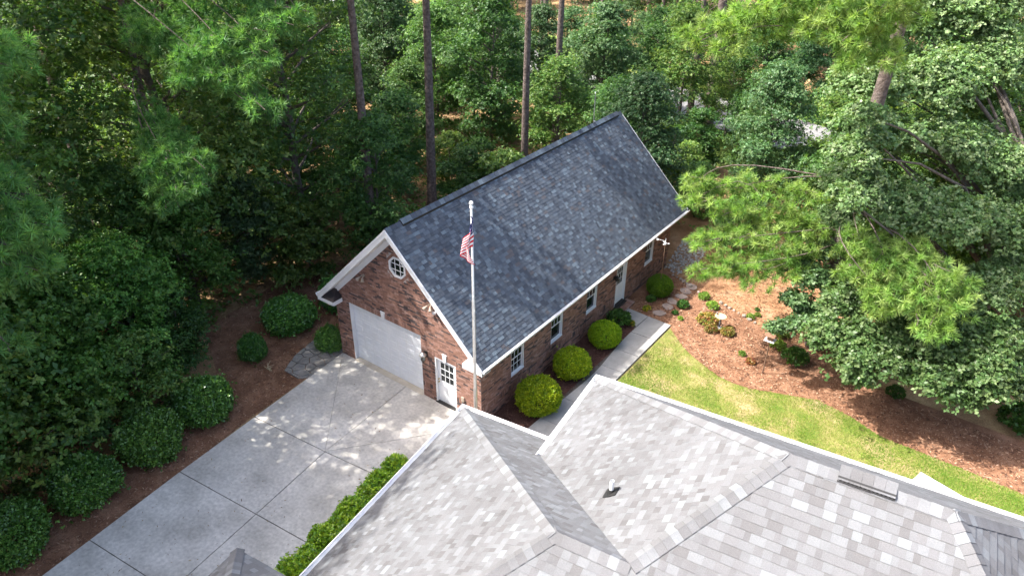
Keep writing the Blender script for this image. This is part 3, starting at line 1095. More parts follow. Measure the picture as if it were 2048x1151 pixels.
# ------------------------------------------------------------------ fixtures on the garage
def floodlight(c, label, face):
    t = thing("floodlight", label, "floodlight", c, "flood lights on the garage")
    c = np.array(c, float)
    f = np.array(face, float)
    s = np.cross(f, (0, 0, 1))
    MB().tube([c, c + f * 0.035], 0.06, 12).build("mounting_plate", M['bronze'], t)
    for k in (-1, 1):
        a = c + f * 0.03 + s * k * 0.05
        d = f * 0.5 + s * k * 0.45 + np.array((0, 0, -0.6))
        d /= np.linalg.norm(d)
        MB().tube([a, a + f * 0.07, a + f * 0.09 + d * 0.05, a + f * 0.09 + d * 0.09, a + f * 0.09 + d * 0.2], [0.02, 0.022, 0.03, 0.04, 0.075], 12).build("lamp_head", M['bronze'], t, smooth=False)


floodlight((-5.60, -0.016, 4.37), "twin tan floodlight high on brick gable left of octagon window", (0, -1, 0))
floodlight((-2.20, -0.016, 4.38), "twin tan floodlight on brick gable under the right rake", (0, -1, 0))
floodlight((-7.46, -0.05, 2.52), "small tan floodlight on the far side wall under left eave corner", (-1, 0, 0))
t = thing("security_camera", "small white dome camera on brick gable beside right rake", "camera", (-2.0, -0.016, 4.12))
MB().tube([(-2.0, -0.014, 4.12), (-2.0, -0.06, 4.12)], 0.05, 12).build("mount", M['white'], t)
MB().lathe((-2.0, -0.10, 4.06), [(0.0, 0.0), (0.045, 0.015), (0.075, 0.05), (0.08, 0.10), (0.06, 0.12), (0.0, 0.125)], 14).build("dome", M['white'], t, smooth=True)
t = thing("wall_lantern", "black and steel wall lantern between garage door and entry door", "lamp", (-2.60, -0.016, 2.0))
MB().box(-2.66, -2.54, -0.04, -0.014, 1.92, 2.16).build("backplate", M['black'], t, 0.006)
MB().tube([(-2.6, -0.04, 2.1), (-2.6, -0.12, 2.22), (-2.6, -0.20, 2.2)], 0.014, 8).build("arm", M['black'], t)
MB().lathe((-2.6, -0.20, 2.08), [(0.14, 0.0), (0.12, 0.05), (0.06, 0.10), (0.02, 0.13)], 12).build("hood", M['steel'], t, smooth=True)
MB().lathe((-2.6, -0.20, 1.84), [(0.06, 0.0), (0.085, 0.03), (0.10, 0.235)], 10).build("lamp_glass", M['glass'], t)
MB().lathe((-2.6, -0.20, 1.80), [(0.02, 0.0), (0.065, 0.02), (0.065, 0.038)], 10).build("base_cap", M['black'], t)
t = thing("hose_bib", "tan outdoor outlet cover low on brick between entry door and corner", "outlet", (-0.85, -0.016, 0.70))
MB().box(-0.92, -0.78, -0.07, -0.014, 0.66, 0.86).build("cover", M['bronze'], t, 0.01)
MB().tube([(-0.88, -0.04, 0.65), (-0.88, -0.05, 0.5), (-0.87, -0.04, 0.4)], 0.015, 6).build("conduit", M['pewter'], t)
t = thing("wall_lantern", "black lantern on the long brick wall beside the side door", "lamp", (0.016, EY0 - 0.28, 1.7))
yl = EY0 - 0.28
MB().box(0.014, 0.04, yl - 0.05, yl + 0.05, 1.72, 1.92).build("backplate", M['black'], t, 0.005)
MB().tube([(0.04, yl, 1.85), (0.10, yl, 1.98), (0.16, yl, 1.96)], 0.012, 8).build("arm", M['black'], t)
MB().lathe((0.16, yl, 1.72), [(0.05, 0.0), (0.08, 0.04), (0.09, 0.17), (0.11, 0.18), (0.03, 0.26)], 10).build("lamp_body", M['black'], t)

# ------------------------------------------------------------------ the main house
TH = 0.1269
hA, hB, zr = 5.60, 6.7264, 9.2905
pAl, pAf, qN, pBl, pBf = 0.7072, 0.6807, 0.5935, 0.7663, 0.777
bx_, by_ = 3.1022, 1.5753
HX = np.array((math.cos(TH), math.sin(TH), 0))
HY = np.array((-math.sin(TH), math.cos(TH), 0))
HO = np.array((3.2533, -4.7405, 0.0))


def H(x, y, z):
    return HO + HX * x + HY * y + np.array((0, 0, z))


house = thing("house", "large house with pale grey hipped shingle roofs in front of the garage", "house", tuple(H(6, -6, 0)))
ax_, ay_ = (zr - hA) / pAl, -(zr - hA) / pAf
yb = (hB + pBf * by_ - zr + qN * ay_) / (qN + pBf)
zb_ = hB + pBf * (by_ - yb)
xb_ = bx_ + (zb_ - hB) / pBl
RL = 2.2785                                              # ridge length
xe_ = xb_ + RL                                           # far end of the ridge
GREY = [(0.137, 0.140, 0.146), (0.122, 0.123, 0.127), (0.153, 0.159, 0.166), (0.177, 0.188, 0.197), (0.131, 0.132, 0.137), (0.108, 0.107, 0.109)]
GPR = [5, 3, 4, 0.9, 5, 1.3]
DEPTH = 6.3                                              # how far the near slope runs down towards the viewer


def plane_frame(p0, p1, p_up):
    """origin p0, ex along p0->p1, ey up the slope towards p_up"""
    p0, p1, pu = (np.array(a, float) for a in (p0, p1, p_up))
    ex = (p1 - p0) / np.linalg.norm(p1 - p0)
    v = pu - p0
    ey = v - ex * (v @ ex)
    ey /= np.linalg.norm(ey)
    return p0, ex, ey


def to2d(fr, P):
    return [((np.array(p) - fr[0]) @ fr[1], (np.array(p) - fr[0]) @ fr[2]) for p in P]


def slope(name, parts, eave, up, expo=0.143, seed=0, lift=0.013):
    """parts: convex polygons that make up one roof plane; eave: two points along its courses; up: a point higher on it"""
    fr = plane_frame(eave[0], eave[1], up)
    nr = np.cross(fr[1], fr[2])
    if nr[2] < 0:                                         # courses must be laid on the outer face
        fr = (fr[0], -fr[1], fr[2])
        nr = -nr
    pc = Pieces("shingle", M['grey'])
    dk = MB()
    for k, pts3 in enumerate(parts):
        P2 = to2d(fr, pts3)
        a = sum(P2[i][0] * P2[(i + 1) % len(P2)][1] - P2[(i + 1) % len(P2)][0] * P2[i][1] for i in range(len(P2)))
        if a < 0:
            P2, pts3 = P2[::-1], pts3[::-1]
        dk.prism([tuple(np.array(p) - nr * 0.066) for p in pts3], tuple(nr * 0.06))
        shingle_plane(pc, fr[0], fr[1], fr[2], P2, GREY, GPR, expo, (0.09, 0.13, 0.17, 0.22), random.Random(seed), lift, (0.0, 16.0))
    return dk.build(name, M['gdeck'], house), pc, fr


A0 = H(0, 0, hA)
Aend = H(0, -13.5, hA)
Aap = H(ax_, ay_, zr)
Aval = H(bx_ + (zr - hB) / pBl, ay_, zr)
B0 = H(bx_, by_, hB)
Bap = H(xb_, yb, zb_)
Bap2 = H(xe_, yb, zb_)
yv = -(hB - hA) / pAf
B2 = H(bx_, yv, hB)
# roof slopes: wing end, wing back, main end, main back, near slopes, far end
nearz = lambda y: zr + qN * (y - ay_)
# A's near-left hip: meet of wing end slope and near slope
ylow = -9.5
xh = (nearz(ylow) - hA) / pAl
Ahip = H(xh, ylow, nearz(ylow))
sl_list = []
sl_list.append(slope("roof_slope", [[H(0, -10.2, hA), A0, Aap, Ahip, H(0.4, -10.2, hA + 0.4 * pAl)]], (A0, H(0, -10.2, hA)), Aap, seed=11))
Ea, Va = H(bx_ + 0.25, 0, hA), H(bx_ + 0.25, -(bx_ + 0.25 - bx_) * 0 + yv - 0.25 * pBl / pAf, hA - pAf * (yv - 0.25 * pBl / pAf))
sl_list.append(slope("roof_slope", [[Ea, A0, Va], [A0, Aap, Va], [Va, Aap, Aval]], (Ea, A0), Aap, seed=12))
sl_list.append(slope("roof_slope", [[B0, B2, Aval, Bap]], (B0, B2), Bap, seed=13))
xfar = xe_ + (xb_ - bx_)
sl_list.append(slope("roof_slope", [[H(xfar, by_, hB), B0, Bap, Bap2]], (H(xfar, by_, hB), B0), Bap, seed=14))
xr_ = xe_ + (yb - ylow) * qN / pBl
Xm = H(bx_ + (zr - hB) / pBl, ylow, nearz(ylow))
NR = H(xr_, ylow, nearz(ylow))
sl_list.append(slope("roof_slope", [[Ahip, Xm, Aval, Aap], [Xm, NR, Bap2, Bap, Aval]], (Ahip, Xm), Bap, seed=15))
sl_list.append(slope("roof_slope", [[NR, H(xfar, ylow, hB), H(xfar, by_, hB), Bap2]], (H(xfar, ylow, hB), H(xfar, by_, hB)), Bap2, seed=16))
# 300 shingles in all that show largest are single pieces, shared out between the slopes
for (dk, pc, fr), lim in zip(sl_list, (70, 20, 80, 0, 110, 20)):
    pc.emit(dk, lim, "shingle_field")


def down(n3, d):
    """direction down a slope square to the crest"""
    n3 = np.array(n3, float)
    d = np.array(d, float)
    v = n3 - d * (n3 @ d)
    return v / np.linalg.norm(v)


def caps(p, q, s1, s2, w=0.155, e=0.145, seed=1):
    """s1, s2: points lying on either slope"""
    d = (q - p) / np.linalg.norm(q - p)
    cap_row("hip_cap", p, q, down(s1 - p, d), down(s2 - p, d), sl_list[0][0], [(c[0] * 1.06, c[1] * 1.06, c[2] * 1.06) for c in GREY[:5]], M['grey'], w, e, random.Random(seed))


caps(A0, Aap, H(0, -3, hA), H(2, 0, hA), seed=1)
caps(Ahip, Aap, H(0, -8, hA), H(ax_ + 1, ylow, nearz(ylow)), seed=2)
caps(Aap, Aval, H(ax_ + 0.5, 0, hA), H(ax_ + 0.5, ylow, nearz(ylow)), 0.17, seed=3)
caps(B0, Bap, B2, H(bx_ + 4, by_, hB), seed=4)
caps(Aval, Bap, B2, H(xb_, ylow, nearz(ylow)), 0.16, seed=5)
caps(Bap, Bap2, H(xb_ + 1, by_, hB), H(xb_ + 1, ylow, nearz(ylow)), 0.17, seed=6)
caps(H(xr_, ylow, nearz(ylow)), Bap2, H(xe_, ylow, nearz(ylow)), H(xfar, -5, hB), seed=7)
caps(H(xfar, by_, hB), Bap2, H(xe_, by_, hB), H(xfar, -3, hB), seed=8)
# gutters and fascia boards
def gutter(p, q, out, m=None):
    p, q, out = (np.array(a, float) for a in (p, q, out))
    up = np.array((0, 0, 1.0))
    pr = [(0.0, -0.15), (0.08, -0.15), (0.13, -0.07), (0.135, 0.005), (0.115, 0.005), (0.11, -0.06), (0.07, -0.135), (0.012, -0.135), (0.012, -0.02), (0, -0.02)]
    MB().prism([tuple(p + out * a + up * b) for a, b in pr], tuple(q - p)).build("gutter", M['vinyl'], house)
    MB().prism([tuple(p - out * 0.035 - up * 0.05), tuple(p - out * 0.002 - up * 0.05), tuple(p - out * 0.002 - up * 0.26), tuple(p - out * 0.035 - up * 0.26)], tuple(q - p)).build("fascia", M['white'], house)


gutter(H(0, 0.13, hA), H(0, -10.2, hA), -HX)
gutter(H(-0.13, 0, hA), H(bx_ + 0.2, 0, hA), HY)
gutter(H(bx_, by_ + 0.13, hB), H(bx_, yv, hB), -HX)
gutter(H(bx_ - 0.13, by_, hB), H(xfar, by_, hB), HY)
# walls under the roofs
def hwall(x0, x1, y0, y1, z1, nm):
    P = [H(x0, y0, -0.1), H(x1, y0, -0.1), H(x1, y1, -0.1), H(x0, y1, -0.1)]
    MB().prism([tuple(p) for p in P], (0, 0, z1 + 0.1)).build(nm, M['brickwall'], house)


hwall(0.45, 12, -14, -0.45, hA - 0.2, "wall")
hwall(bx_ + 0.45, xfar - 0.45, -9, by_ - 0.45, hB - 0.2, "wall")
# soffits
for P in ([H(0.01, -0.01, hA), H(0.46, -0.46, hA), H(0.46, -10, hA), H(0.01, -10, hA)], [H(0.01, -0.01, hA), H(bx_, -0.01, hA), H(bx_, -0.46, hA), H(0.46, -0.46, hA)],
          [H(bx_ + .01, by_ - .01, hB), H(bx_ + .46, by_ - .46, hB), H(bx_ + .46, yv, hB), H(bx_ + .01, yv, hB)], [H(bx_ + .01, by_ - .01, hB), H(xfar, by_ - .01, hB), H(xfar, by_ - .46, hB), H(bx_ + .46, by_ - .46, hB)]):
    MB().prism([tuple(p + np.array((0, 0, -0.24))) for p in P], (0, 0, 0.02)).build("soffit", M['white'], house)

# vent stack with boot on the main end slope
vp = gnd(1221, 992, 0)
fr = sl_list[2][2]
nB = np.cross(fr[1], fr[2])
d_ = ray(1222, 985)
tt = ((fr[0] - CAM) @ nB) / (d_ @ nB)
vp = CAM + d_ * tt
MB().tube([vp - np.array((0, 0, 0.1)), vp + np.array((0, 0, 0.30))], 0.042, 14, cap=False).tube([vp + np.array((0, 0, 0.30)), vp - np.array((0, 0, 0.1))], 0.034, 14, cap=False).build("vent_pipe", M['white'], house, smooth=True)
b = MB()
up2 = fr[2]
q = vp + nB * 0.016
b.prism([tuple(q + fr[1] * a + up2 * c) for a, c in ((-0.11, -0.13), (0.11, -0.13), (0.13, 0.0), (0.11, 0.16), (-0.11, 0.16), (-0.13, 0.0))], tuple(nB * 0.008))
b.tube([vp, vp + np.array((0, 0, 0.09)) + nB * 0.01], [0.085, 0.048], 14)
b.build("vent_boot", M['black'], house)
# short raised ridge vent on the near side of the main ridge
pr0 = CAM + ray(1672, 952) * 1.0
fr = sl_list[4][2]
nN = np.cross(fr[1], fr[2])


def on_near(px, py):
    d = ray(px, py)
    return CAM + d * (((fr[0] - CAM) @ nN) / (d @ nN))


v0, v1 = on_near(1675, 956), on_near(1790, 998)
ex2 = (v1 - v0) / np.linalg.norm(v1 - v0)
ex2 = HX
Lv = (v1 - v0) @ HX
upn = fr[2]
b = MB()
b.prism([tuple(v0 + nN * 0.012), tuple(v0 + upn * 0.03 + nN * 0.012), tuple(v0 + upn * 0.03 + nN * 0.075), tuple(v0 + nN * 0.075)], tuple(HX * Lv))
for k in range(14):
    c = v0 + HX * (Lv * (k + 0.5) / 14)
    b.prism([tuple(c - upn * 0.035 + nN * 0.012), tuple(c - upn * 0.001 + nN * 0.012), tuple(c - upn * 0.001 + nN * 0.055), tuple(c - upn * 0.035 + nN * 0.03)], tuple(HX * 0.03))
b.prism([tuple(v0 - upn * 0.05 + nN * 0.012), tuple(v0 - upn * 0.036 + nN * 0.012), tuple(v0 - upn * 0.036 + nN * 0.05), tuple(v0 - upn * 0.05 + nN * 0.05)], tuple(HX * Lv))
b.build("roof_vent", M['black'], house)
Lup = np.linalg.norm(Bap - v0) * 0 + 0.32
nc = 5
for k in range(nc):
    a = v0 + HX * (Lv * k / nc) + nN * 0.078 - upn * 0.03
    MB().add([a, a + HX * (Lv / nc - 0.004), a + HX * (Lv / nc - 0.004) + upn * 0.25 - nN * 0.035, a + upn * 0.25 - nN * 0.035,
              a - nN * 0.012, a + HX * (Lv / nc - 0.004) - nN * 0.012, a + HX * (Lv / nc - 0.004) + upn * 0.25 - nN * 0.05, a + upn * 0.25 - nN * 0.05],
             [(0, 1, 2, 3), (7, 6, 5, 4), (0, 4, 5, 1), (1, 5, 6, 2), (2, 6, 7, 3), (3, 7, 4, 0)], random.choice(GREY)).build("vent_cap", M['grey'], house, attr=True)
# a second wing corner nearer to the viewer
DZ0 = 6.4
D0_ = gnd(475, 1097, DZ0)


def HD(x, y, z):
    return D0_ + HX * x + HY * y + np.array((0, 0, z))


pD = 0.62
s1_ = slope("porch_slope", [[HD(0, -5, 0), HD(0, 0, 0), HD(2.2, -2.2, 2.2 * pD), HD(2.2, -5, 2.2 * pD)]], (HD(0, 0, 0), HD(0, -5, 0)), HD(2.2, -3, 2.2 * pD), seed=21)
s2_ = slope("porch_slope", [[HD(4, 0, 0), HD(0, 0, 0), HD(2.2, -2.2, 2.2 * pD), HD(4, -2.2, 2.2 * pD)]], (HD(4, 0, 0), HD(0, 0, 0)), HD(3, -2.2, 2.2 * pD), seed=22)
for s_ in (s1_, s2_):
    s_[1].emit(s_[0], 40, "shingle_field")
d = (HD(2.2, -2.2, 2.2 * pD) - HD(0, 0, 0))
cap_row("hip_cap", HD(0, 0, 0), HD(2.2, -2.2, 2.2 * pD), down(HD(0, -3, 0) - HD(0, 0, 0), d / np.linalg.norm(d)), down(HD(3, 0, 0) - HD(0, 0, 0), d / np.linalg.norm(d)), s1_[0], GREY, M['grey'], 0.15, 0.145, random.Random(3))
P = [HD(0.4, -0.4, 0), HD(4, -0.4, 0), HD(4, -5, 0), HD(0.4, -5, 0)]
MB().prism([(p[0], p[1], -0.1) for p in P], (0, 0, DZ0)).build("wall", M['brickwall'], house)

# white patio canopy beyond the main eave
cz = 2.5
cc = [gnd(1785, 946, cz), gnd(1842, 943, cz), gnd(1945, 1003, cz)]
can = thing("patio_canopy", "white flat canopy on the lawn showing past the house eave", "canopy", (float(cc[1][0]), float(cc[1][1]) - 1.2, 0))
c1_ = cc[1]
e1 = cc[2] - cc[1]
e1[2] = 0
e0 = np.array((-e1[1], e1[0], 0))
e0 = -np.array((e1[1], -e1[0], 0)) / np.linalg.norm(e1)
if e0[1] > 0:
    e0 = -e0
e1u = e1 / np.linalg.norm(e1)
cor = [c1_, c1_ + e1u * 3.0, c1_ + e1u * 3.0 + e0 * 3.0, c1_ + e0 * 3.0]
ctr = np.mean(cor, axis=0) + np.array((0, 0, 0.5))
b = MB()
b.add([tuple(p) for p in cor] + [tuple(ctr)] + [tuple(p - np.array((0, 0, 0.18))) for p in cor],
      [(1, 0, 4), (2, 1, 4), (3, 2, 4), (0, 3, 4)] + [(i, (i + 1) % 4, (i + 1) % 4 + 5, i + 5) for i in range(4)])
b.build("canvas_top", M['canvas'], can)
for p in cor:
    MB().tube([(p[0] * 0.98 + ctr[0] * 0.02, p[1] * 0.98 + ctr[1] * 0.02, -0.05), (p[0] * 0.98 + ctr[0] * 0.02, p[1] * 0.98 + ctr[1] * 0.02, cz - 0.02)], 0.03, 8).build("post", M['white'], can)

# ------------------------------------------------------------------ flagpole and flag
FX, FY, FZ = 0.47, -0.90, 9.42
t = thing("flagpole", "tall silver flagpole with ball finial standing at garage front corner", "flagpole", (FX, FY, 0))
MB().tube([(FX, FY, -0.05), (FX, FY, 2.5), (FX, FY, 2.51), (FX, FY, 6.0), (FX, FY, 6.01), (FX, FY, FZ - 0.2)], [0.062, 0.062, 0.054, 0.054, 0.045, 0.036], 14).build("pole", M['steel'], t, smooth=True)
MB().lathe((FX, FY, FZ - 0.22), [(0.05, 0), (0.06, 0.02), (0.06, 0.06), (0.02, 0.08)], 14).build("truck", M['white'], t)
MB().lathe((FX, FY, FZ - 0.14), [(0.001, 0.0), (0.05, 0.03), (0.066, 0.075), (0.05, 0.125), (0.001, 0.15)], 16).build("finial", M['white'], t, smooth=True)
MB().tube([(FX + 0.06, FY - 0.045, FZ - 0.2), (FX + 0.075, FY - 0.06, 1.2)], 0.006, 5).build("halyard", M['white'], t)
nu, nv = 57, 52
uw, vh = 1.55, 1.05
G = []
for i in range(nu + 1):
    for j in range(nv + 1):
        u_, v_ = i / nu, j / nv
        # hoist on the pole; the fly has collapsed into hanging folds
        out = 0.23 * (1 - math.exp(-5.0 * u_)) * (0.55 + 0.75 * v_) - 0.10 * u_ * v_
        swing = 0.20 * math.sin(u_ * 6.2 + v_ * 1.2) * (0.3 + 0.8 * u_) + 0.05 * math.sin(u_ * 16 + v_ * 3)
        z = FZ - 0.40 - v_ * vh * (1 - 0.36 * u_) - u_ * 1.12 * (1 - 0.14 * v_)
        px_ = -out * 0.80 * CR[0] + swing * CR[0] - 0.05 * CF[0]
        py_ = -out * 0.80 * CR[1] + swing * CR[1] - 0.05 * CF[1] + 0.03 * math.sin(u_ * 11)
        G.append((FX + px_ + 0.10 * u_, FY + py_ - 0.06, z))
me = bpy.data.meshes.new("flag")
F = [(i * (nv + 1) + j, (i + 1) * (nv + 1) + j, (i + 1) * (nv + 1) + j + 1, i * (nv + 1) + j + 1) for i in range(nu) for j in range(nv)]
me.from_pydata([(a - FX, b - FY, c - 7) for a, b, c in G], [], F)
for m_ in (M['fl_red'], M['fl_white'], M['fl_blue']):
    me.materials.append(m_)
idx = []
for i in range(nu):
    for j in range(nv):
        st_ = j // 4
        if i < 23 and st_ < 7:
            ii, jj = i - 1, j - 1
            star = (ii % 4 == 0 and jj % 6 == 0 and 0 <= ii < 22) or (ii % 4 == 2 and jj % 6 == 3)
            idx.append(1 if star else 2)
        else:
            idx.append(0 if st_ % 2 == 0 else 1)
me.polygons.foreach_set("material_index", idx)
me.polygons.foreach_set("use_smooth", [True] * len(F))
fo = bpy.data.objects.new("flag", me)
COL.objects.link(fo)
fo.location = (FX, FY, 7)
so_ = fo.modifiers.new("thickness", 'SOLIDIFY')
so_.thickness = 0.004
tag(fo, "limp red, white and blue striped flag hanging on the silver pole", "flag")

# thin mast behind the garage, weather mast by the round shrub
t = thing("antenna_mast", "thin pale metal mast rising behind the garage ridge", "mast", (-5.28, 15.95, 0))
MB().tube([(-5.28, 15.95, -0.06), (-5.28, 15.95, 7.62)], [0.035, 0.022], 8).build("pole", M['steel'], t)
MB().tube([(-5.28, 15.95, 7.62), (-5.28, 15.95, 7.70)], [0.03, 0.012], 8).build("cap", M['white'], t)
MB().tube([(-5.28, 15.95, 6.2), (-5.18, 15.98, 6.2)], 0.02, 6).build("bracket", M['steel'], t)
wx, wy = 1.08, 12.15
t = thing("weather_mast", "thin rusty pole with white wind sensor in front of brick wall by round shrub", "weather station", (wx, wy, 0))
MB().tube([(wx, wy, -0.05), (wx, wy, 2.72)], 0.016, 8).build("pole", M['rust'], t)
MB().lathe((wx, wy, 2.7), [(0.03, 0), (0.055, 0.03), (0.055, 0.11), (0.02, 0.14)], 10).build("sensor_body", M['white'], t)
MB().tube([(wx, wy, 2.84), (wx, wy, 3.02)], 0.012, 6).build("spindle", M['white'], t)
for k in range(3):
    w_ = 2.1 * k + 0.4
    b = MB().tube([(wx, wy, 2.78), (wx + 0.13 * math.cos(w_), wy + 0.13 * math.sin(w_), 2.78)], 0.006, 5)
    b.lathe((wx + 0.15 * math.cos(w_), wy + 0.15 * math.sin(w_), 2.755), [(0.004, 0), (0.028, 0.012), (0.03, 0.04), (0.004, 0.05)], 8)
    b.build("wind_cup", M['white'], t)
b = MB().tube([(wx, wy, 2.9), (wx - 0.3, wy - 0.1, 2.93)], 0.007, 5)
b.prism([(wx - 0.3, wy - 0.1, 2.90), (wx - 0.4, wy - 0.13, 2.88), (wx - 0.4, wy - 0.13, 2.99), (wx - 0.3, wy - 0.1, 2.96)], (0.004, -0.012, 0))
b.build("wind_vane", M['white'], t)

# bird feeder and bird bath
fx, fy = 7.21, 9.28
t = thing("bird_feeder", "house-shaped wooden bird feeder on a tall rusty pole in the mulch bed", "bird feeder", (fx, fy, 0))
MB().tube([(fx, fy, -0.06), (fx, fy, 1.62)], 0.028, 8).build("pole", M['rust'], t)
MB().box(fx - 0.20, fx + 0.20, fy - 0.17, fy + 0.17, 1.62, 1.65).build("tray", M['white'], t)
MB().box(fx - 0.11, fx + 0.11, fy - 0.09, fy + 0.09, 1.65, 1.92).build("hopper", M['wood'], t)
for k in (-1, 1):
    MB().prism([(fx - 0.20, fy + k * 0.21, 1.86), (fx + 0.20, fy + k * 0.21, 1.86), (fx + 0.20, fy, 2.06), (fx - 0.20, fy, 2.06)], (0, 0, 0.02)).build("roof_panel", M['wood'], t)
MB().tube([(fx, fy, 2.06), (fx, fy, 2.14)], 0.02, 6).build("hook", M['pewter'], t)
bx0, by0 = 4.47, 11.3
t = thing("bird_bath", "small bird bath with tan bowl on slim dark stem in the mulch bed", "bird bath", (bx0, by0, 0))
MB().lathe((bx0, by0, -0.04), [(0.14, 0), (0.14, 0.05), (0.06, 0.09)], 14).build("base", M['pewter'], t)
MB().lathe((bx0, by0, 0.04), [(0.035, 0), (0.028, 0.2), (0.045, 0.3), (0.028, 0.40), (0.06, 0.50)], 10).build("stem", M['pewter'], t, smooth=True)
MB().lathe((bx0, by0, 0.52), [(0.05, 0.0), (0.20, 0.03), (0.26, 0.085), (0.25, 0.095), (0.18, 0.05), (0.02, 0.035)], 18).build("bowl", M['basin'], t, smooth=True)
MB().lathe((bx0 - 0.22, by0 + 0.08, 0.60), [(0.01, 0), (0.045, 0.03), (0.03, 0.07), (0.01, 0.10)], 8).build("bird_ornament", M['pewter'], t, smooth=True)


# ------------------------------------------------------------------ stones
def irregular(cx, cy, rx, ry, n, r, rot=0.0, jag=0.18):
    out = []
    for k in range(n):
        w_ = 2 * math.pi * k / n
        q = 1 + r.uniform(-jag, jag)
        x, y = rx * q * math.cos(w_), ry * q * math.sin(w_)
        out.append((cx + x * math.cos(rot) - y * math.sin(rot), cy + x * math.sin(rot) + y * math.cos(rot)))
    return out


rs = random.Random(21)
ords = ["first", "second", "third", "fourth", "fifth", "sixth"]
for k, (px, py) in enumerate([(1319, 625), (1335, 612), (1344, 602), (1362, 592), (1372, 581), (1384, 573)]):
    g = gnd(px, py)
    P = irregular(g[0], g[1], 0.30, 0.24, 9, rs, rs.random() * 3)
    b = MB().prism([(x, y, -0.06) for x, y in P], (0, 0, 0.07))
    tag(b.build("stepping_stone", M['stepst'], None, 0.012), "brown flat stepping stone, %s counting from the walkway end" % ords[k], "stepping stone", "stepping stones across the mulch bed")
for k, (x, y) in enumerate([(0.75, 14.35), (1.0, 14.28), (1.25, 14.2), (1.45, 14.1), (1.66, 14.0), (1.9, 13.88), (2.45, 13.6), (2.66, 13.5), (3.7, 13.35), (3.98, 13.26), (4.2, 13.16), (4.45, 13.08), (4.7, 13.0), (5.0, 12.9), (5.3, 12.78), (5.6, 12.68)]):
    s_ = rs.uniform(0.06, 0.115) * (1.5 if k == 5 else 1)
    me = bpy.data.meshes.new("edging_rock")
    b = MB()
    prof = [(s_ * 0.8, -0.05), (s_, 0.02), (s_ * 0.85, s_ * 0.55), (s_ * 0.4, s_ * 0.8)]
    b.lathe((x, y, -0.02), prof, 7)
    b.v = [(p[0] + rs.uniform(-.02, .02), p[1] + rs.uniform(-.02, .02), p[2] + rs.uniform(-.015, .015)) for p in b.v]
    tag(b.build("edging_rock", M['rock'], None, 0.01), "pale rounded rock in the row edging the mulch bed", "rock", "rocks edging the mulch bed")
# flagstone patch by the left corner of the garage: one paved patch of many stones
pat = MB().add([(x, y, -0.045) for x, y in [(-7.44, -0.15), (-7.25, -2.0), (-7.5, -2.35), (-8.5, -2.3), (-8.75, -1.6), (-9.2, -0.6), (-9.2, 0.6), (-8.3, 0.7), (-7.5, 0.6)]], [tuple(range(9))[::-1]]).build("flagstone_patio", G_MULCH)
tag(pat, kind="structure")
cells = []
sx_ = np.arange(-9.2, -7.1, 0.46)
pts_ = [(x + rs.uniform(-.14, .14) + (0.2 if j % 2 else 0), y + rs.uniform(-.13, .13)) for j, y in enumerate(np.arange(-2.3, 0.7, 0.42)) for x in sx_]
outl = [(-7.40, -0.35), (-7.28, -1.9), (-7.5, -2.3), (-8.3, -2.35), (-8.72, -1.75), (-8.95, -1.0), (-9.05, 0.1), (-8.6, 0.6), (-7.75, 0.3)][::-1]
hull = [(-7.48, 0.2), (-8.6, 0.55), (-9.1, -0.2), (-8.85, -1.4), (-8.4, -2.3), (-7.5, -2.3), (-7.22, -1.95)]
for i, p in enumerate(pts_):
    P = [(p[0] - 1, p[1] - 1), (p[0] + 1, p[1] - 1), (p[0] + 1, p[1] + 1), (p[0] - 1, p[1] + 1)]
    for j, q in enumerate(pts_):
        if i == j or abs(q[0] - p[0]) + abs(q[1] - p[1]) > 2.2:
            continue
        mx_, my_ = (p[0] + q[0]) / 2, (p[1] + q[1]) / 2
        dx, dy = q[0] - p[0], q[1] - p[1]
        P = clip_poly(P, (mx_, my_), (mx_ - dy, my_ + dx))
        if len(P) < 3:
            break
    P = clip_convex(P, hull) if len(P) >= 3 else []
    if P and area2(P) > 0.03:
        c = np.mean(P, axis=0)
        P = [(c[0] + (x - c[0]) * 0.93, c[1] + (y - c[1]) * 0.93) for x, y in P]
        MB().prism([(x, y, -0.05) for x, y in P], (0, 0, 0.045 + rs.uniform(0, 0.012))).build("flagstone", M['stone'], pat)
# hose pot by the corner
t = thing("hose_reel", "grey green coiled garden hose heaped beside brick garage corner", "hose", (-7.95, 0.75, 0))
for k in range(5):
    pts = [(-7.95 + (0.33 - 0.03 * k) * math.cos(w) + 0.02 * k, 0.75 + (0.33 - 0.03 * k) * math.sin(w), 0.06 + 0.1 * k + 0.02 * math.sin(3 * w + k)) for w in np.linspace(0, 2 * math.pi, 22)]
    MB().tube(pts, 0.055, 8, cap=False).build("hose_coil", M['hose'], t, smooth=True)
MB().lathe((-7.95, 0.75, -0.05), [(0.22, 0), (0.26, 0.3), (0.2, 0.52), (0.05, 0.6)], 14).build("reel_core", M['pewter'], t)
# fallen dry frond
t = thing("fallen_frond", "dry straw coloured fern frond lying on the mulch left of the patio", "frond", (-9.1, -2.55, -0.03))
b = MB()
for k in range(14):
    a = rs.uniform(-0.9, 4.0)
    L_ = rs.uniform(0.15, 0.32)
    c = (-9.1 + rs.uniform(-.15, .15), -2.55 + rs.uniform(-.1, .1), -0.02)
    b.tube([c, (c[0] + L_ * math.cos(a), c[1] + L_ * math.sin(a), 0.03)], [0.012, 0.004], 4)
b.build("leaflet", M['straw'], t)


# ------------------------------------------------------------------ foliage generators
def rand_unit(n):
    v = rng.normal(size=(n, 3))
    return v / np.linalg.norm(v, axis=1, keepdims=True)


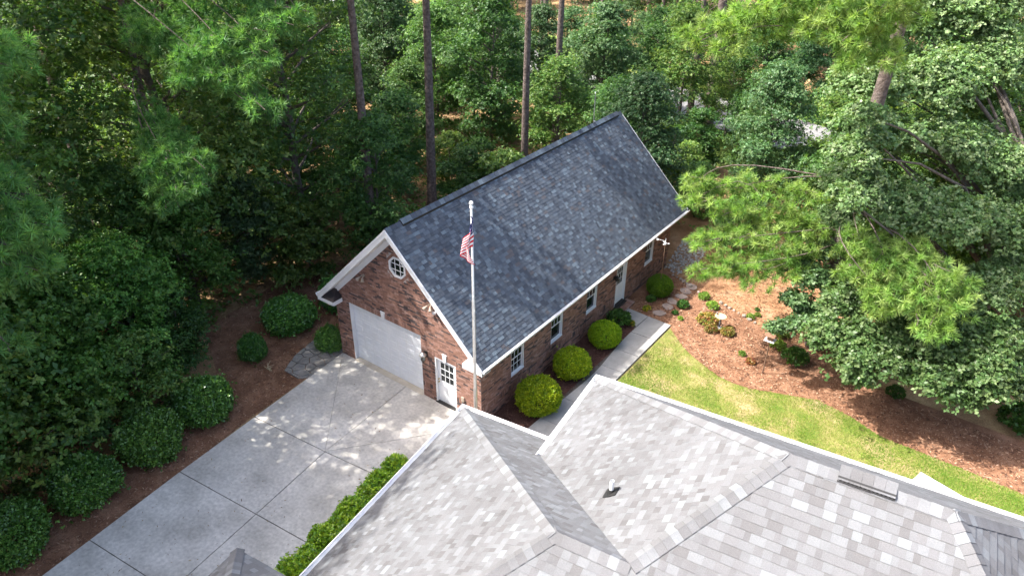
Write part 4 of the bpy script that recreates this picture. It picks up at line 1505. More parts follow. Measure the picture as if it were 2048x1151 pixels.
def leaf_quads(P, A, Nn_, L, w, fold=0.12):
    """P base, A leaf axis (unit), N leaf normal; quads base-left-tip-right"""
    B = np.cross(Nn_, A)
    B /= np.linalg.norm(B, axis=1, keepdims=True) + 1e-9
    L, w = np.asarray(L).reshape(-1, 1), np.asarray(w).reshape(-1, 1)
    up = np.cross(A, B)
    v0 = P
    v1 = P + A * L * 0.55 + B * w + up * L * fold
    v2 = P + A * L - up * L * 0.08
    v3 = P + A * L * 0.55 - B * w + up * L * fold
    V = np.stack([v0, v1, v2, v3], 1).reshape(-1, 3)
    F = np.arange(len(V)).reshape(-1, 4)
    return V, F


def rosettes(C, D, k, L, w, palette, weights=None, flat=0.35, jit=0.25):
    """k leaves round each twig tip C that points along D"""
    n = len(C)
    T = np.cross(D, rand_unit(n))
    T /= np.linalg.norm(T, axis=1, keepdims=True) + 1e-9
    U = np.cross(D, T)
    ph = rng.uniform(0, 2 * np.pi, (n, 1)) + np.arange(k)[None] * (2 * np.pi / k) + rng.normal(0, 0.3, (n, k))
    el = rng.normal(flat, jit, (n, k))
    A = (np.cos(el) * np.cos(ph))[..., None] * T[:, None] + (np.cos(el) * np.sin(ph))[..., None] * U[:, None] + np.sin(el)[..., None] * D[:, None]
    Nn_ = D[:, None] + 0.45 * rng.normal(size=(n, k, 3))
    P = np.repeat(C[:, None], k, 1) + rng.normal(0, L * 0.18, (n, k, 3))
    A, Nn_, P = (a.reshape(-1, 3) for a in (A, Nn_, P))
    s = rng.uniform(0.7, 1.2, len(P))
    V, F = leaf_quads(P, A, Nn_, L * s, w * s)
    pal = np.array(palette)
    ci = rng.choice(len(pal), n, p=weights)
    col = np.repeat(pal[ci], k, 0) * rng.uniform(0.78, 1.22, (n * k, 1))
    return V, F, np.repeat(col, 4, 0)


def clump_points(c, rad, n, squash=0.6):
    """twig tips through a leafy clump, most of them near its upper surface; returns points and outward directions"""
    d = rand_unit(n)
    d[:, 2] = np.where(d[:, 2] < -0.35, -d[:, 2], d[:, 2])
    r_ = rng.uniform(0.1, 1, n) ** 0.5 * (1 + 0.28 * rng.normal(size=n))
    P = np.asarray(c) + d * r_[:, None] * np.array([rad, rad, rad * squash])
    D = d * 0.75 + np.array([0, 0, 0.75]) + 0.25 * rng.normal(size=(n, 3))
    return P, D / np.linalg.norm(D, axis=1, keepdims=True)


def lump(dirs, seed, amp):
    """smooth uneven factor over directions"""
    r_ = np.random.default_rng(seed)
    s = np.zeros(len(dirs))
    for k in range(6):
        a = r_.normal(size=3) * (1.5 + k)
        s += np.sin(dirs @ a + r_.uniform(0, 6)) / (1 + 0.5 * k)
    return 1 + amp * s / 3


def tuft_mesh(C, D, k, L, w, palette, spread=1.15):
    """pine needle pom-poms: k thin needles from each tip"""
    n = len(C)
    d = rng.normal(size=(n, k, 3)) + D[:, None] * spread
    d /= np.linalg.norm(d, axis=2, keepdims=True)
    Ln = L * rng.uniform(0.75, 1.1, (n, k, 1))
    s = np.cross(d, rng.normal(size=(n, k, 3)))
    s /= np.linalg.norm(s, axis=2, keepdims=True) + 1e-9
    base = C[:, None] - D[:, None] * L * 0.25 * rng.uniform(0, 1, (n, k, 1))
    tip = base + d * Ln
    tip[..., 2] -= 0.12 * L * rng.uniform(0.2, 1, (n, k))
    V = np.stack([base + s * w, base - s * w, tip], 2).reshape(-1, 3)
    F = np.arange(len(V)).reshape(-1, 3)
    pal = np.array(palette)
    col = pal[rng.choice(len(pal), n)][:, None] * rng.uniform(0.7, 1.3, (n, 1, 1)) * rng.uniform(0.8, 1.2, (n, k, 1))
    return V, F, np.repeat(col.reshape(-1, 3), 3, 0)


def limb(mb, a, b, r0, r1, bend=0.3, n=5, seg=4):
    a, b = np.array(a, float), np.array(b, float)
    L = np.linalg.norm(b - a)
    pts = []
    off = rng.normal(size=3) * bend * L * 0.25
    off[2] = abs(off[2])
    for i in range(seg + 1):
        t_ = i / seg
        pts.append(a + (b - a) * t_ + off * math.sin(math.pi * t_))
    mb.tube(pts, [r0 + (r1 - r0) * i / seg for i in range(seg + 1)], n, cap=False)


HW = [[(0.058, 0.142, 0.034), (0.074, 0.165, 0.038), (0.098, 0.190, 0.044), (0.046, 0.118, 0.032)],
      [(0.095, 0.185, 0.036), (0.128, 0.215, 0.044), (0.074, 0.155, 0.034), (0.165, 0.245, 0.055)],
      [(0.066, 0.145, 0.055), (0.086, 0.168, 0.066), (0.115, 0.190, 0.080), (0.054, 0.122, 0.046)]]


def hardwood_proto(height, base, radius, nclump, ntip, k, leaf, pal, bark, seed, squash=0.55, trunk_r=0.13):
    """a tree at the origin: (trunk mesh, crown mesh)"""
    mb = MB()
    top = height * 0.93
    lean = rng.normal(0, 0.25, 2)
    tp = [np.array((lean[0] * (z / height) ** 2 + 0.12 * math.sin(z * .9 + seed), lean[1] * (z / height) ** 2, z)) for z in np.linspace(-0.1, top, 9)]
    mb.tube(tp, [trunk_r * (1.25 if i == 0 else 1) * (1 - 0.85 * i / 8) for i in range(9)], 8, cap=False)
    Vs, Fs, Cs, off = [], [], [], 0
    for i in range(nclump):
        hf = (i + rng.uniform(0, 1)) / nclump
        z = base + (height - base) * hf
        prof = math.sin(math.pi * min(1, 0.22 + 0.78 * hf)) ** 0.7 if hf > 0.3 else 0.75 + 0.8 * hf * 0.8
        az = i * 2.4 + rng.normal(0, 0.4)
        rr_ = radius * prof * rng.uniform(0.35, 0.95)
        c = np.array((rr_ * math.cos(az), rr_ * math.sin(az), z))
        cr = radius * rng.uniform(0.30, 0.50)
        n = int(ntip * (cr / radius / 0.4) ** 2)
        P, D = clump_points(c, cr, n, squash)
        V, F, C_ = rosettes(P, D, k, leaf, leaf * 0.30, pal)
        Vs.append(V); Fs.append(F + off); Cs.append(C_ * rng.uniform(0.88, 1.14)); off += len(V)
        zt = max(0.3, z - rr_ * 0.55)
        j = np.interp(zt, [q[2] for q in tp], range(9))
        p0 = tp[int(j)] + (tp[min(8, int(j) + 1)] - tp[int(j)]) * (j % 1)
        limb(mb, p0, c, trunk_r * 0.38, 0.015)
        for q in range(2):
            limb(mb, p0 + (c - p0) * 0.6, P[rng.integers(n)], 0.025, 0.008, seg=2, n=4)
    crown = np_mesh("crown", np.concatenate(Vs), np.concatenate(Fs), np.concatenate(Cs))
    crown.materials.append(LEAF)
    me = bpy.data.meshes.new("trunk")
    me.from_pydata(mb.v, [], mb.f)
    me.materials.append(bark)
    me.polygons.foreach_set("use_smooth", [True] * len(me.polygons))
    return me, crown


PN_DARK = [(0.085, 0.195, 0.058), (0.105, 0.225, 0.064), (0.14, 0.26, 0.075)]
PN_LIME = [(0.224, 0.380, 0.084), (0.275, 0.420, 0.100), (0.163, 0.310, 0.071), (0.318, 0.440, 0.133)]


def pine_proto(height, cbase, radius, nbr, tufts, pal, r0=0.26, k=44, L=0.30):
    mb = MB()
    zs = np.linspace(-0.1, height, 12)
    tp = [np.array((0.1 * math.sin(z * 0.21 + r0 * 9), 0.1 * math.cos(z * 0.17), z)) for z in zs]
    mb.tube(tp, [r0 * (1.3 if i == 0 else 1) * (1 - 0.82 * (i / 11) ** 1.2) for i in range(12)], 10, cap=False)
    Cc, Dd = [], []
    for i in range(nbr):
        hf = (i + rng.uniform(0, 1)) / nbr
        z = cbase + (height - cbase) * hf
        az = i * 2.399 + rng.normal(0, .3)
        ln = radius * (1 - 0.72 * hf) * rng.uniform(0.6, 1.1)
        a = np.array((0, 0, z))
        e = a + np.array((ln * math.cos(az), ln * math.sin(az), ln * rng.uniform(-0.08, 0.35)))
        limb(mb, a, e, 0.06 * (1 - 0.6 * hf), 0.018, 0.25, 5, 4)
        m_ = int(tufts * ln / radius) + 5
        t_ = rng.uniform(0.4, 1.05, m_) ** 0.8
        p = a + (e - a) * t_[:, None] + rng.normal(size=(m_, 3)) * np.array((0.42, 0.42, 0.2)) * (0.5 + t_[:, None] * 0.6)
        Cc.append(p)
        d = (e - a) / np.linalg.norm(e - a) * 0.6 + np.array((0, 0, 0.5)) + 0.4 * rng.normal(size=(m_, 3))
        Dd.append(d / np.linalg.norm(d, axis=1, keepdims=True))
    V, F, C_ = tuft_mesh(np.concatenate(Cc), np.concatenate(Dd), k, L, 0.011, pal)
    crown = np_mesh("crown", V, F, C_)
    crown.materials.append(NEEDLE)
    me = bpy.data.meshes.new("trunk")
    me.from_pydata(mb.v, [], mb.f)
    me.materials.append(M['bark'])
    me.polygons.foreach_set("use_smooth", [True] * len(me.polygons))
    return me, crown


def plant_tree(name, label, cat, group, meshes, loc, rz=0.0, sc=1.0, scz=None):
    o = thing(name, label, cat, loc, group, rz)
    o.scale = (sc, sc, scz or sc)
    for nm, me in zip(("trunk", "crown"), meshes):
        c = bpy.data.objects.new(nm, me)
        COL.objects.link(c)
        c.parent = o
    return o


def dome_shrub(rx, rz, n, k, leaf, wl, pal, seed, lumps=0.10, low=-0.55, power=1.0, weights=None, stray=0.012):
    """a dense shrub at the origin: leaf mesh over a lumpy ellipsoid standing on the ground, and a dark twig core"""
    d = rand_unit(int(n * 1.6))
    d = d[d[:, 2] > low][:n]
    n = len(d)
    f = lump(d, seed, lumps)
    dep = 1 - 0.22 * rng.uniform(0, 1, n) ** 2 + stray * np.abs(rng.normal(size=n)) ** 2.2
    sq = np.abs(d) ** power * np.sign(d)
    sq /= np.maximum(np.linalg.norm(sq, axis=1, keepdims=True), 1e-6)
    c = np.array((0, 0, rz * 0.95))
    P = c + sq * (f * dep)[:, None] * np.array([rx, rx, rz])
    P[:, 2] = np.maximum(P[:, 2], 0.03)
    D = d * np.array([1, 1, 1.2]) + 0.35 * rng.normal(size=(n, 3)) + np.array((0, 0, 0.35))
    D /= np.linalg.norm(D, axis=1, keepdims=True)
    V, F, C_ = rosettes(P, D, k, leaf, wl, pal, weights, flat=0.75, jit=0.3)
    me = np_mesh("foliage", V, F, C_)
    core = MB()
    for q in range(9):
        e = rand_unit(1)[0]
        e[2] = abs(e[2]) * 0.6 + 0.6
        core.tube([(0.04 * e[0], 0.04 * e[1], -0.08), tuple(np.array((rx * .55 * e[0], rx * .55 * e[1], rz * 1.2 * e[2])))], [0.035, 0.012], 5, cap=False)
    st_ = bpy.data.meshes.new("stems")
    st_.from_pydata(core.v, [], core.f)
    st_.materials.append(M['bark2'])
    return me, st_


def place_shrub(name, label, cat, group, meshes, loc, lm, sc=(1, 1, 1), rz=0.0):
    o = thing(name, label, cat, loc, group, rz)
    o.scale = sc
    me, st_ = meshes
    if len(me.materials) == 0:
        me.materials.append(lm)
    for nm, m_ in (("foliage", me), ("stem", st_)):
        c = bpy.data.objects.new(nm, m_)
        COL.objects.link(c)
        c.parent = o
    return o


# clipped lime shrubs along the walk
LIME = [(0.30, 0.45, 0.014), (0.38, 0.50, 0.018), (0.20, 0.36, 0.014), (0.11, 0.24, 0.014)]
gl = dome_shrub(0.80, 0.66, 5200, 4, 0.075, 0.017, LIME, 3, 0.075, -0.75, 0.85, [0.35, 0.35, 0.2, 0.1])
gl2 = dome_shrub(0.80, 0.66, 5200, 4, 0.075, 0.017, [(0.13, 0.29, 0.018), (0.17, 0.33, 0.02), (0.10, 0.23, 0.016)], 5, 0.05, -0.75, 0.85)
for lab, (x, y), s_, ms in (("round clipped lime shrub by the walkway nearest the garage front corner", (1.16, 1.98), 1.02, gl),
                            ("middle of three round clipped lime shrubs between brick wall and walkway", (1.03, 4.52), 0.90, gl),
                            ("round clipped lime shrub nearest the side door and brick step", (1.02, 7.15), 0.83, gl),
                            ("round green clipped shrub past the side door near stepping stones", (1.02, 12.3), 0.74, gl2)):
    place_shrub("clipped_shrub", lab, "shrub", "clipped shrubs along the garage", ms, (x, y, -0.03), LEAF, (s_, s_, s_), x * 3 + y)
# dark evergreen shrubs on the left
HOLLY = [(0.065, 0.169, 0.029), (0.088, 0.215, 0.035), (0.124, 0.267, 0.047), (0.049, 0.137, 0.026)]
ho = [dome_shrub(1.0, 0.80, 3600, 5, 0.11, 0.030, HOLLY, 20 + q, 0.20, -0.7, stray=0.03) for q in range(2)]
for q, (lab, (x, y), s_, sz) in enumerate((
        ("small upright dark shrub alone in the mulch left of the patio", (-10.1, -2.45), 0.52, 0.72),
        ("broad dark glossy shrub left of the garage corner", (-10.7, -0.05), 1.0, 0.90),
        ("dark shrub half hidden under the left eave", (-10.2, 2.6), 1.1, 0.9),
        ("glossy bright green shrub against the left front corner of garage", (-8.05, -0.15), 0.52, 0.70),
        ("large dark shrub beside the driveway, nearest to the patio", (-8.5, -5.7), 0.98, 0.95),
        ("large dark shrub beside the driveway, second from the patio", (-8.3, -8.05), 1.0, 1.0),
        ("large dark shrub beside the driveway, third from the patio", (-8.15, -10.5), 0.98, 0.92),
        ("large dark shrub at the lower left end of the driveway row", (-7.8, -12.9), 1.0, 0.95))):
    place_shrub("evergreen_shrub", lab, "shrub", "dark evergreen shrubs left of the driveway", ho[q % 2], (x, y, -0.05), LEAFG, (s_, s_, sz), q * 1.3)
# hedge between driveway and house
hp, hd = [], []
nH = 7000
tt_ = rng.uniform(0, 1, nH)
cen = np.array((-0.28, -3.55, 0)) + tt_[:, None] * (np.array((0.42, -9.6, 0)) - np.array((-0.28, -3.55, 0)))
an = rng.uniform(-0.25, math.pi + 0.25, nH)
axd = np.array((0.70, -6.05, 0)) / math.hypot(0.70, 6.05)
sdv = np.array((axd[1], -axd[0], 0)) * -1
f_ = 1 + 0.10 * np.sin(tt_ * 31) + 0.07 * np.sin(tt_ * 57 + 2) + 0.08 * rng.normal(size=nH)
endf = np.clip(np.minimum(tt_, 1 - tt_) / 0.06, 0.25, 1) ** 0.5
hp = cen + (np.cos(an) * 0.54 * f_ * endf)[:, None] * sdv + np.c_[np.zeros(nH), np.zeros(nH), 0.12 + np.maximum(np.sin(an), 0) ** 0.7 * 0.98 * f_ * endf]
hd = np.cos(an)[:, None] * sdv + np.c_[np.zeros(nH), np.zeros(nH), np.sin(an) + 0.5] + 0.3 * rng.normal(size=(nH, 3))
hd /= np.linalg.norm(hd, axis=1, keepdims=True)
Vh, Fh, Ch = rosettes(hp, hd, 5, 0.095, 0.026, [(0.22, 0.37, 0.02), (0.28, 0.42, 0.022), (0.13, 0.26, 0.02), (0.34, 0.46, 0.03)], flat=0.6)
hm = np_mesh("foliage", Vh - np.array((0, -6.5, 0)), Fh, Ch)
hg = thing("hedge", "clipped bright green hedge between the driveway and the grey roof", "hedge", (0, -6.5, 0))
link("foliage", hm, LEAFG, hg)
b = MB()
for k in range(14):
    c = np.array((-0.28, -3.55, 0)) + (k + 0.5) / 14 * np.array((0.70, -6.05, 0))
    for q in range(3):
        b.tube([tuple(c), (c[0] + rs.uniform(-.35, .35), c[1] + rs.uniform(-.3, .3), 0.8)], [0.03, 0.01], 5, cap=False)
b.build("stem", M['bark2'], hg)

# small bed plants
def small_plant(r, h, n, k, leaf, pal, seed):
    return dome_shrub(r, h * 0.55, n, k, leaf, leaf * 0.28, pal, seed, 0.25, -0.3)


sp_lime = small_plant(0.30, 0.34, 130, 5, 0.11, [(0.20, 0.32, 0.05), (0.26, 0.36, 0.07), (0.14, 0.25, 0.04)], 31)
sp_dark = small_plant(0.34, 0.40, 190, 5, 0.11, [(0.05, 0.13, 0.025), (0.08, 0.18, 0.03)], 32)
sp_gold = small_plant(0.42, 0.42, 210, 5, 0.12, [(0.34, 0.25, 0.06), (0.28, 0.12, 0.04), (0.20, 0.24, 0.05), (0.38, 0.30, 0.10)], 33)
sp_red = small_plant(0.22, 0.22, 90, 5, 0.10, [(0.28, 0.07, 0.05), (0.45, 0.22, 0.08), (0.35, 0.30, 0.08)], 34)
sp_yel = small_plant(0.20, 0.22, 70, 5, 0.09, [(0.55, 0.46, 0.03), (0.14, 0.24, 0.03)], 35)
for (px, py), ms, s_, lab in (
        ((1408, 595), sp_lime, 1.0, "pale lime plant just below the row of rocks"),
        ((1425, 614), sp_lime, 1.05, "pale lime spreading plant between the rocks and the bird bath"),
        ((1414, 644), sp_gold, 1.25, "large gold and orange plant left of the bird bath"),
        ((1421, 660), sp_gold, 0.8, "smaller orange plant in front of the large gold plant"),
        ((1455, 666), sp_gold, 0.85, "low orange plant just below the bird bath shadow"),
        ((1501, 634), sp_lime, 0.7, "small yellow green plant right of the bird bath"),
        ((1515, 630), sp_lime, 0.55, "tiny lime sprig beside the orange straw, above the feeder"),
        ((1514, 619), sp_dark, 0.4, "tiny green sprig by the last edging rocks"),
        ((1484, 708), sp_lime, 0.6, "single small green seedling in the middle of the mulch"),
        ((1500, 724), sp_red, 0.9, "low red and brown plant left of the feeder pole"),
        ((1588, 722), sp_dark, 1.5, "dark rounded low shrub right of the feeder pole"),
        ((1556, 694), sp_lime, 1.2, "yellow green plant right behind the feeder"),
        ((1565, 672), sp_lime, 1.0, "pale plant at the foot of the young oak"),
        ((1366, 612), sp_dark, 0.95, "dark green mound beside the fourth stepping stone"),
        ((1350, 626), sp_dark, 0.5, "small green sprig beside the first stepping stone"),
        ((1361, 637), sp_lime, 0.5, "small light green plant at the far corner of walkway"),
        ((1302, 600), sp_dark, 0.8, "small green plant at the foot of the green clipped shrub"),
        ((1293, 618), sp_yel, 0.9, "small yellow flowered plant beside the brick step"),
        ((1238, 645), sp_dark, 1.5, "low dark green shrub between the step and lime shrub"),
        ((1262, 648), sp_yel, 0.9, "yellow flowering tuft at the corner of the walkway"),
        ((1252, 642), sp_red, 0.9, "small reddish plant at the corner of the walkway"),
        ((1715, 760), sp_dark, 1.2, "dark shrublet in shade under the low oak"),
        ((1790, 790), sp_dark, 1.2, "dark low plant in deep shade under the spreading oak"),
        ((2040, 855), sp_dark, 2.2, "dark leafy shrub at the right edge of the shaded bed")):
    g = gnd(px, py)
    s_ *= 0.72 if ms in (sp_gold, sp_lime, sp_dark) and s_ < 1.4 else 0.85
    place_shrub("bed_plant", lab, "plant", "small plants in the mulch beds", ms, (g[0], g[1], -0.04), LEAF, (s_, s_, s_), px * 0.1)

# ------------------------------------------------------------------ named trees
def hero_tree(name, label, cat, base, lobes, tips, k, leaf, wl, pal, trunk_r, top, squash=0.75):
    """crown lobes given as (x, y, z, radius)"""
    o = thing(name, label, cat, tuple(base))
    mb = MB()
    base = np.array(base, float)
    top = np.array(top, float)
    tp = [base + (top - base) * t_ + np.array((0.1 * math.sin(5 * t_), 0.1 * math.sin(7 * t_), 0)) * (1 if t_ > 0 else 0) for t_ in np.linspace(0, 1, 9)]
    mb.tube(tp, [trunk_r * (1.3 if i == 0 else 1) * (1 - 0.8 * i / 8) for i in range(9)], 10, cap=False)
    Vs, Fs, Cs, off = [], [], [], 0
    for (x, y, z, r_) in lobes:
        c = np.array((x, y, z))
        zt = min(top[2], max(base[2] + 0.8, z - 0.7 * np.linalg.norm(c[:2] - base[:2])))
        j = np.interp(zt, [q[2] for q in tp], range(9))
        p0 = tp[int(j)]
        limb(mb, p0, c, trunk_r * 0.4, 0.02, 0.3, 6)
        ns = max(4, int(5 * r_))
        sub = rand_unit(ns)
        sub[:, 2] = np.abs(sub[:, 2]) * 0.8 - 0.2
        for s_ in sub:
            cc_ = c + s_ * np.array((r_, r_, r_ * squash)) * rng.uniform(0.45, 0.85)
            n = int(tips * (r_ ** 2) / ns)
            P, D = clump_points(cc_, r_ * rng.uniform(0.40, 0.62), n, 0.9)
            V, F, C_ = rosettes(P, D, k, leaf, wl, pal)
            Vs.append(V); Fs.append(F + off); Cs.append(C_ * rng.uniform(0.85, 1.15)); off += len(V)
            limb(mb, c, cc_, 0.03, 0.01, 0.2, 4, 2)
            for q in range(2):
                limb(mb, cc_, P[rng.integers(n)], 0.012, 0.005, 0.2, 4, 2)
    crown = np_mesh("crown", np.concatenate(Vs) - base, np.concatenate(Fs), np.concatenate(Cs))
    link("crown", crown, LEAF, o)
    mb.build("trunk", M['bark2'], o, smooth=True)
    return o


def LB(*rows):
    return [(*at(px, py, d_), r_) for px, py, d_, r_ in rows]


WOAK = [(0.126, 0.216, 0.078), (0.158, 0.246, 0.099), (0.098, 0.180, 0.060), (0.198, 0.270, 0.129)]
YOAK = [(0.075, 0.155, 0.057), (0.101, 0.190, 0.072), (0.127, 0.213, 0.088)]
OAK3 = [(0.103, 0.207, 0.064), (0.132, 0.236, 0.079), (0.078, 0.167, 0.050), (0.167, 0.259, 0.101)]
lob = LB((1715, 60, 29.5, 1.5), (1820, 30, 29.5, 1.8), (1900, 60, 29.5, 2.0), (1770, 170, 28.5, 1.6), (1870, 170, 28.3, 1.8), (1960, 150, 29, 1.9), (1715, 260, 27.2, 1.2), (1800, 290, 27.6, 1.6), (1890, 310, 27.5, 1.7), (1980, 330, 28, 1.6),
         (1715, 370, 27, 1.2), (1790, 410, 27, 1.5), (1880, 440, 26.8, 1.6), (1970, 470, 27.2, 1.5), (1690, 440, 27.5, 0.8), (1960, 590, 27.0, 1.3), (2030, 560, 27.5, 1.4), (2040, 400, 28.5, 1.5), (1850, -50, 30, 2.0), (1960, 10, 30, 1.8), (1830, 540, 27.5, 1.2), (2030, 680, 27.5, 1.1), (1730, 230, 23.4, .65), (1710, 310, 24, .75), (1700, 400, 24.6, .7), (1760, 290, 24, .7))
hero_tree("oak_tree", "tall pale-leaved oak filling the upper right of the view", "tree", (13.6, 16.6, -0.1), lob, 900, 6, 0.145, 0.047, WOAK, 0.26, (13.4, 16.6, 12.5))
lob = LB((1690, 680, 26.8, 1.15), (1760, 715, 26.3, 1.3), (1840, 690, 26.3, 1.45), (1850, 765, 25.6, 1.2), (1920, 750, 25.4, 1.4), (1950, 790, 25.2, 1.05), (1700, 630, 27.5, 1.1), (1900, 660, 26.5, 1.4), (1780, 640, 27.2, 1.2), (1965, 690, 26, 1.3), (2000, 760, 25.8, 1.0), (1730, 750, 26.2, .7))
hero_tree("oak_tree", "low spreading oak with lobed leaves overhanging the lawn edge", "tree", (13.4, 13.2, -0.1), lob, 860, 6, 0.155, 0.050, OAK3, 0.14, (13.1, 12.6, 4.8))
lob = LB((1650, 500, 29.8, 0.9), (1610, 545, 29.3, 0.85), (1660, 580, 29, 0.95), (1585, 610, 28.8, 0.75), (1630, 630, 28.6, 0.7), (1690, 600, 28.8, 0.7), (1560, 660, 28.2, 0.5), (1600, 655, 28.4, .5))
hero_tree("oak_tree", "young dark oak growing beside the scaly pine trunk in the straw", "tree", (9.25, 13.2, -0.1), lob, 640, 6, 0.15, 0.048, YOAK, 0.08, (9.1, 13.3, 4.2))


def hero_pine(name, label, base, height, r0, boughs, pal, tufts, k=42, L=0.30, extra=()):
    """boughs: (x, y, z, spread_r, tuft factor); each hangs on its own limb from the trunk"""
    o = thing(name, label, "tree", tuple(base))
    base = np.array(base, float)
    mb = MB()
    zs = np.linspace(0, height, 12)
    tp = [base + np.array((0.06 * math.sin(z * 0.5), 0.06 * math.cos(z * 0.43), z)) for z in zs]
    mb.tube(tp, [r0 * (1.25 if i == 0 else 1) * (1 - 0.75 * (i / 11) ** 1.3) for i in range(12)], 12, cap=False)
    Cc, Dd = [], []
    for (x, y, z, r_) in boughs:
        c = np.array((x, y, z))
        hd_ = np.linalg.norm(c[:2] - base[:2])
        zt = min(height * 0.97, max(2.5, z + 0.12 * hd_))
        a = np.array((base[0], base[1], zt))
        limb(mb, a, c, 0.032, 0.012, 0.5, 6, 7) if r_ > 0.62 else limb(mb, a + (c - a) * 0.55, c, 0.014, 0.008, 0.5, 5, 4)
        m_ = int(tufts * r_ ** 2)
        nsub = max(3, int(4 * r_))
        for s_ in range(nsub):
            q = c + rand_unit(1)[0] * np.array((r_, r_, r_ * 0.4)) * 0.8
            limb(mb, c - (c - a) * 0.12, q, 0.025, 0.01, 0.2, 4, 3)
        tl = rng.uniform(0.45, 0.95, max(4, int(hd_ * 5)))
        pl_ = a + (c - a) * tl[:, None] + rng.normal(size=(len(tl), 3)) * np.array((0.28, 0.28, 0.16))
        Cc.append(pl_)
        dl = rng.normal(size=(len(tl), 3)) * 0.5 + np.array((0, 0, 0.6))
        Dd.append(dl / np.linalg.norm(dl, axis=1, keepdims=True))
        d = rand_unit(m_)
        p = c + d * (rng.uniform(0.2, 1.25, (m_, 1)) ** 0.6) * np.array((r_, r_, r_ * 0.5))
        Cc.append(p)
        dd = d * 0.7 + np.array((0, 0, 0.45)) + (c - a) / (np.linalg.norm(c - a) + 1e-6) * 0.5
        Dd.append(dd / np.linalg.norm(dd, axis=1, keepdims=True))
    V, F, C_ = tuft_mesh(np.concatenate(Cc), np.concatenate(Dd), k, L, 0.015, pal, 0.8)
    link("crown", np_mesh("crown", V - base, F, C_), NEEDLE, o)
    mb.build("trunk", M['bark'], o, smooth=True)
    return o


bo = LB((1400, 360, 30, .75), (1460, 375, 30, .7), (1440, 420, 29.6, .6), (1420, 480, 29.3, .8), (1490, 470, 29.2, .8), (1550, 490, 29, .8), (1450, 530, 28.8, .75), (1510, 540, 28.6, .6), (1495, 568, 28.4, .35), (1590, 440, 29.4, .7), (1600, 380, 30, .6), (1630, 460, 29.2, .6),
        (1720, 480, 26, .7), (1780, 520, 25.4, .9), (1850, 570, 24.8, 1.0), (1790, 590, 25, .9), (1900, 610, 24.5, .8), (1860, 650, 24.3, .7), (1740, 560, 25.6, .7), (1930, 570, 24.8, .6), (1700, 540, 26.5, .5),
        (1390, 70, 24, .6), (1440, 45, 24, .7), (1420, 95, 23.8, .5), (1470, 60, 23.8, .6), (1500, 20, 23.5, .6), (1560, 0, 23.2, .6), (1650, 60, 22.6, .75), (1710, 80, 22.2, .8), (1770, 115, 21.8, .55), (1690, 20, 22.4, .8), (1700, 130, 22.2, .5), (1810, 30, 21.4, .7), (1740, 30, 21.6, .7), (1780, 10, 21.0, .5),
        (1600, -60, 22.5, .8), (1700, -120, 21, .9), (1850, -100, 20.5, .8), (1780, -220, 19.5, .9), (1650, -250, 19.5, .9), (1560, -160, 22, .8),
        (1480, 420, 29.6, .6), (1535, 440, 29.5, .6), (1575, 540, 28.8, .6), (1600, 500, 29, .6), (1385, 400, 29.6, .5), (1400, 540, 28.9, .5), (1820, 500, 25.4, .7), (1880, 540, 24.8, .7), (1760, 620, 25.2, .5))
hero_pine("pine_tree", "tall pine with scaly trunk and bright yellow-green needle boughs by the mulch bed", (8.28, 12.5, -0.1), 22, 0.33, bo, PN_LIME, 78)
pl = gnd(392, 615)
bo = LB((400, 110, 23, .8), (450, 90, 23, .8), (500, 70, 23, .8), (560, 45, 23, .7), (600, 30, 23.2, .5), (370, 160, 23, .6), (440, 150, 22.8, .6), (530, 110, 22.8, .6), (490, 155, 22.8, .5), (500, 200, 22.8, .45), (530, 215, 22.6, .5),
        (330, 310, 23.5, .7), (380, 330, 23.4, .75), (350, 370, 23.3, .7), (300, 340, 23.5, .5), (400, 370, 23.4, .4), (340, 410, 23.2, .4), (300, 60, 24, .8), (420, -60, 23, 1.2), (330, -140, 23.5, 1.5), (500, -120, 23, 1.4))
hero_pine("pine_tree", "pine in the left woods with fluffy needle boughs reaching towards the garage", (pl[0], pl[1], -0.1), 20, 0.20, bo, PN_DARK, 64)
pl2 = gnd(236, 575)
bo = LB((60, 180, 27, 1.0), (20, 230, 27, .9), (130, 120, 27.5, 1.0), (30, 100, 27, 1.0), (200, 60, 28, 1.1), (100, 20, 28, 1.3), (150, -80, 28, 1.5), (40, 300, 26.5, .7))
hero_pine("pine_tree", "reddish trunked pine in the upper left woods", (pl2[0], pl2[1], -0.1), 21, 0.28, bo, PN_DARK, 70)
bo = LB((30, 420, 17.2, .5), (70, 460, 17, .6), (20, 490, 16.8, .6), (90, 520, 17, .45), (40, 545, 16.6, .45), (10, 360, 17.5, .5), (60, 400, 17.4, .35), (-40, 460, 17, .7), (-60, 380, 17, .9), (-80, 250, 17.5, 1.2), (-60, 120, 18, 1.4), (-30, 560, 16.5, .6), (20, 690, 16.5, .35))
pl3 = np.array((-11.3, -12.6, 0))
hero_pine("pine_tree", "dark pine bough reaching in at the left edge", (pl3[0], pl3[1], -0.1), 23, 0.26, bo, PN_DARK, 75)

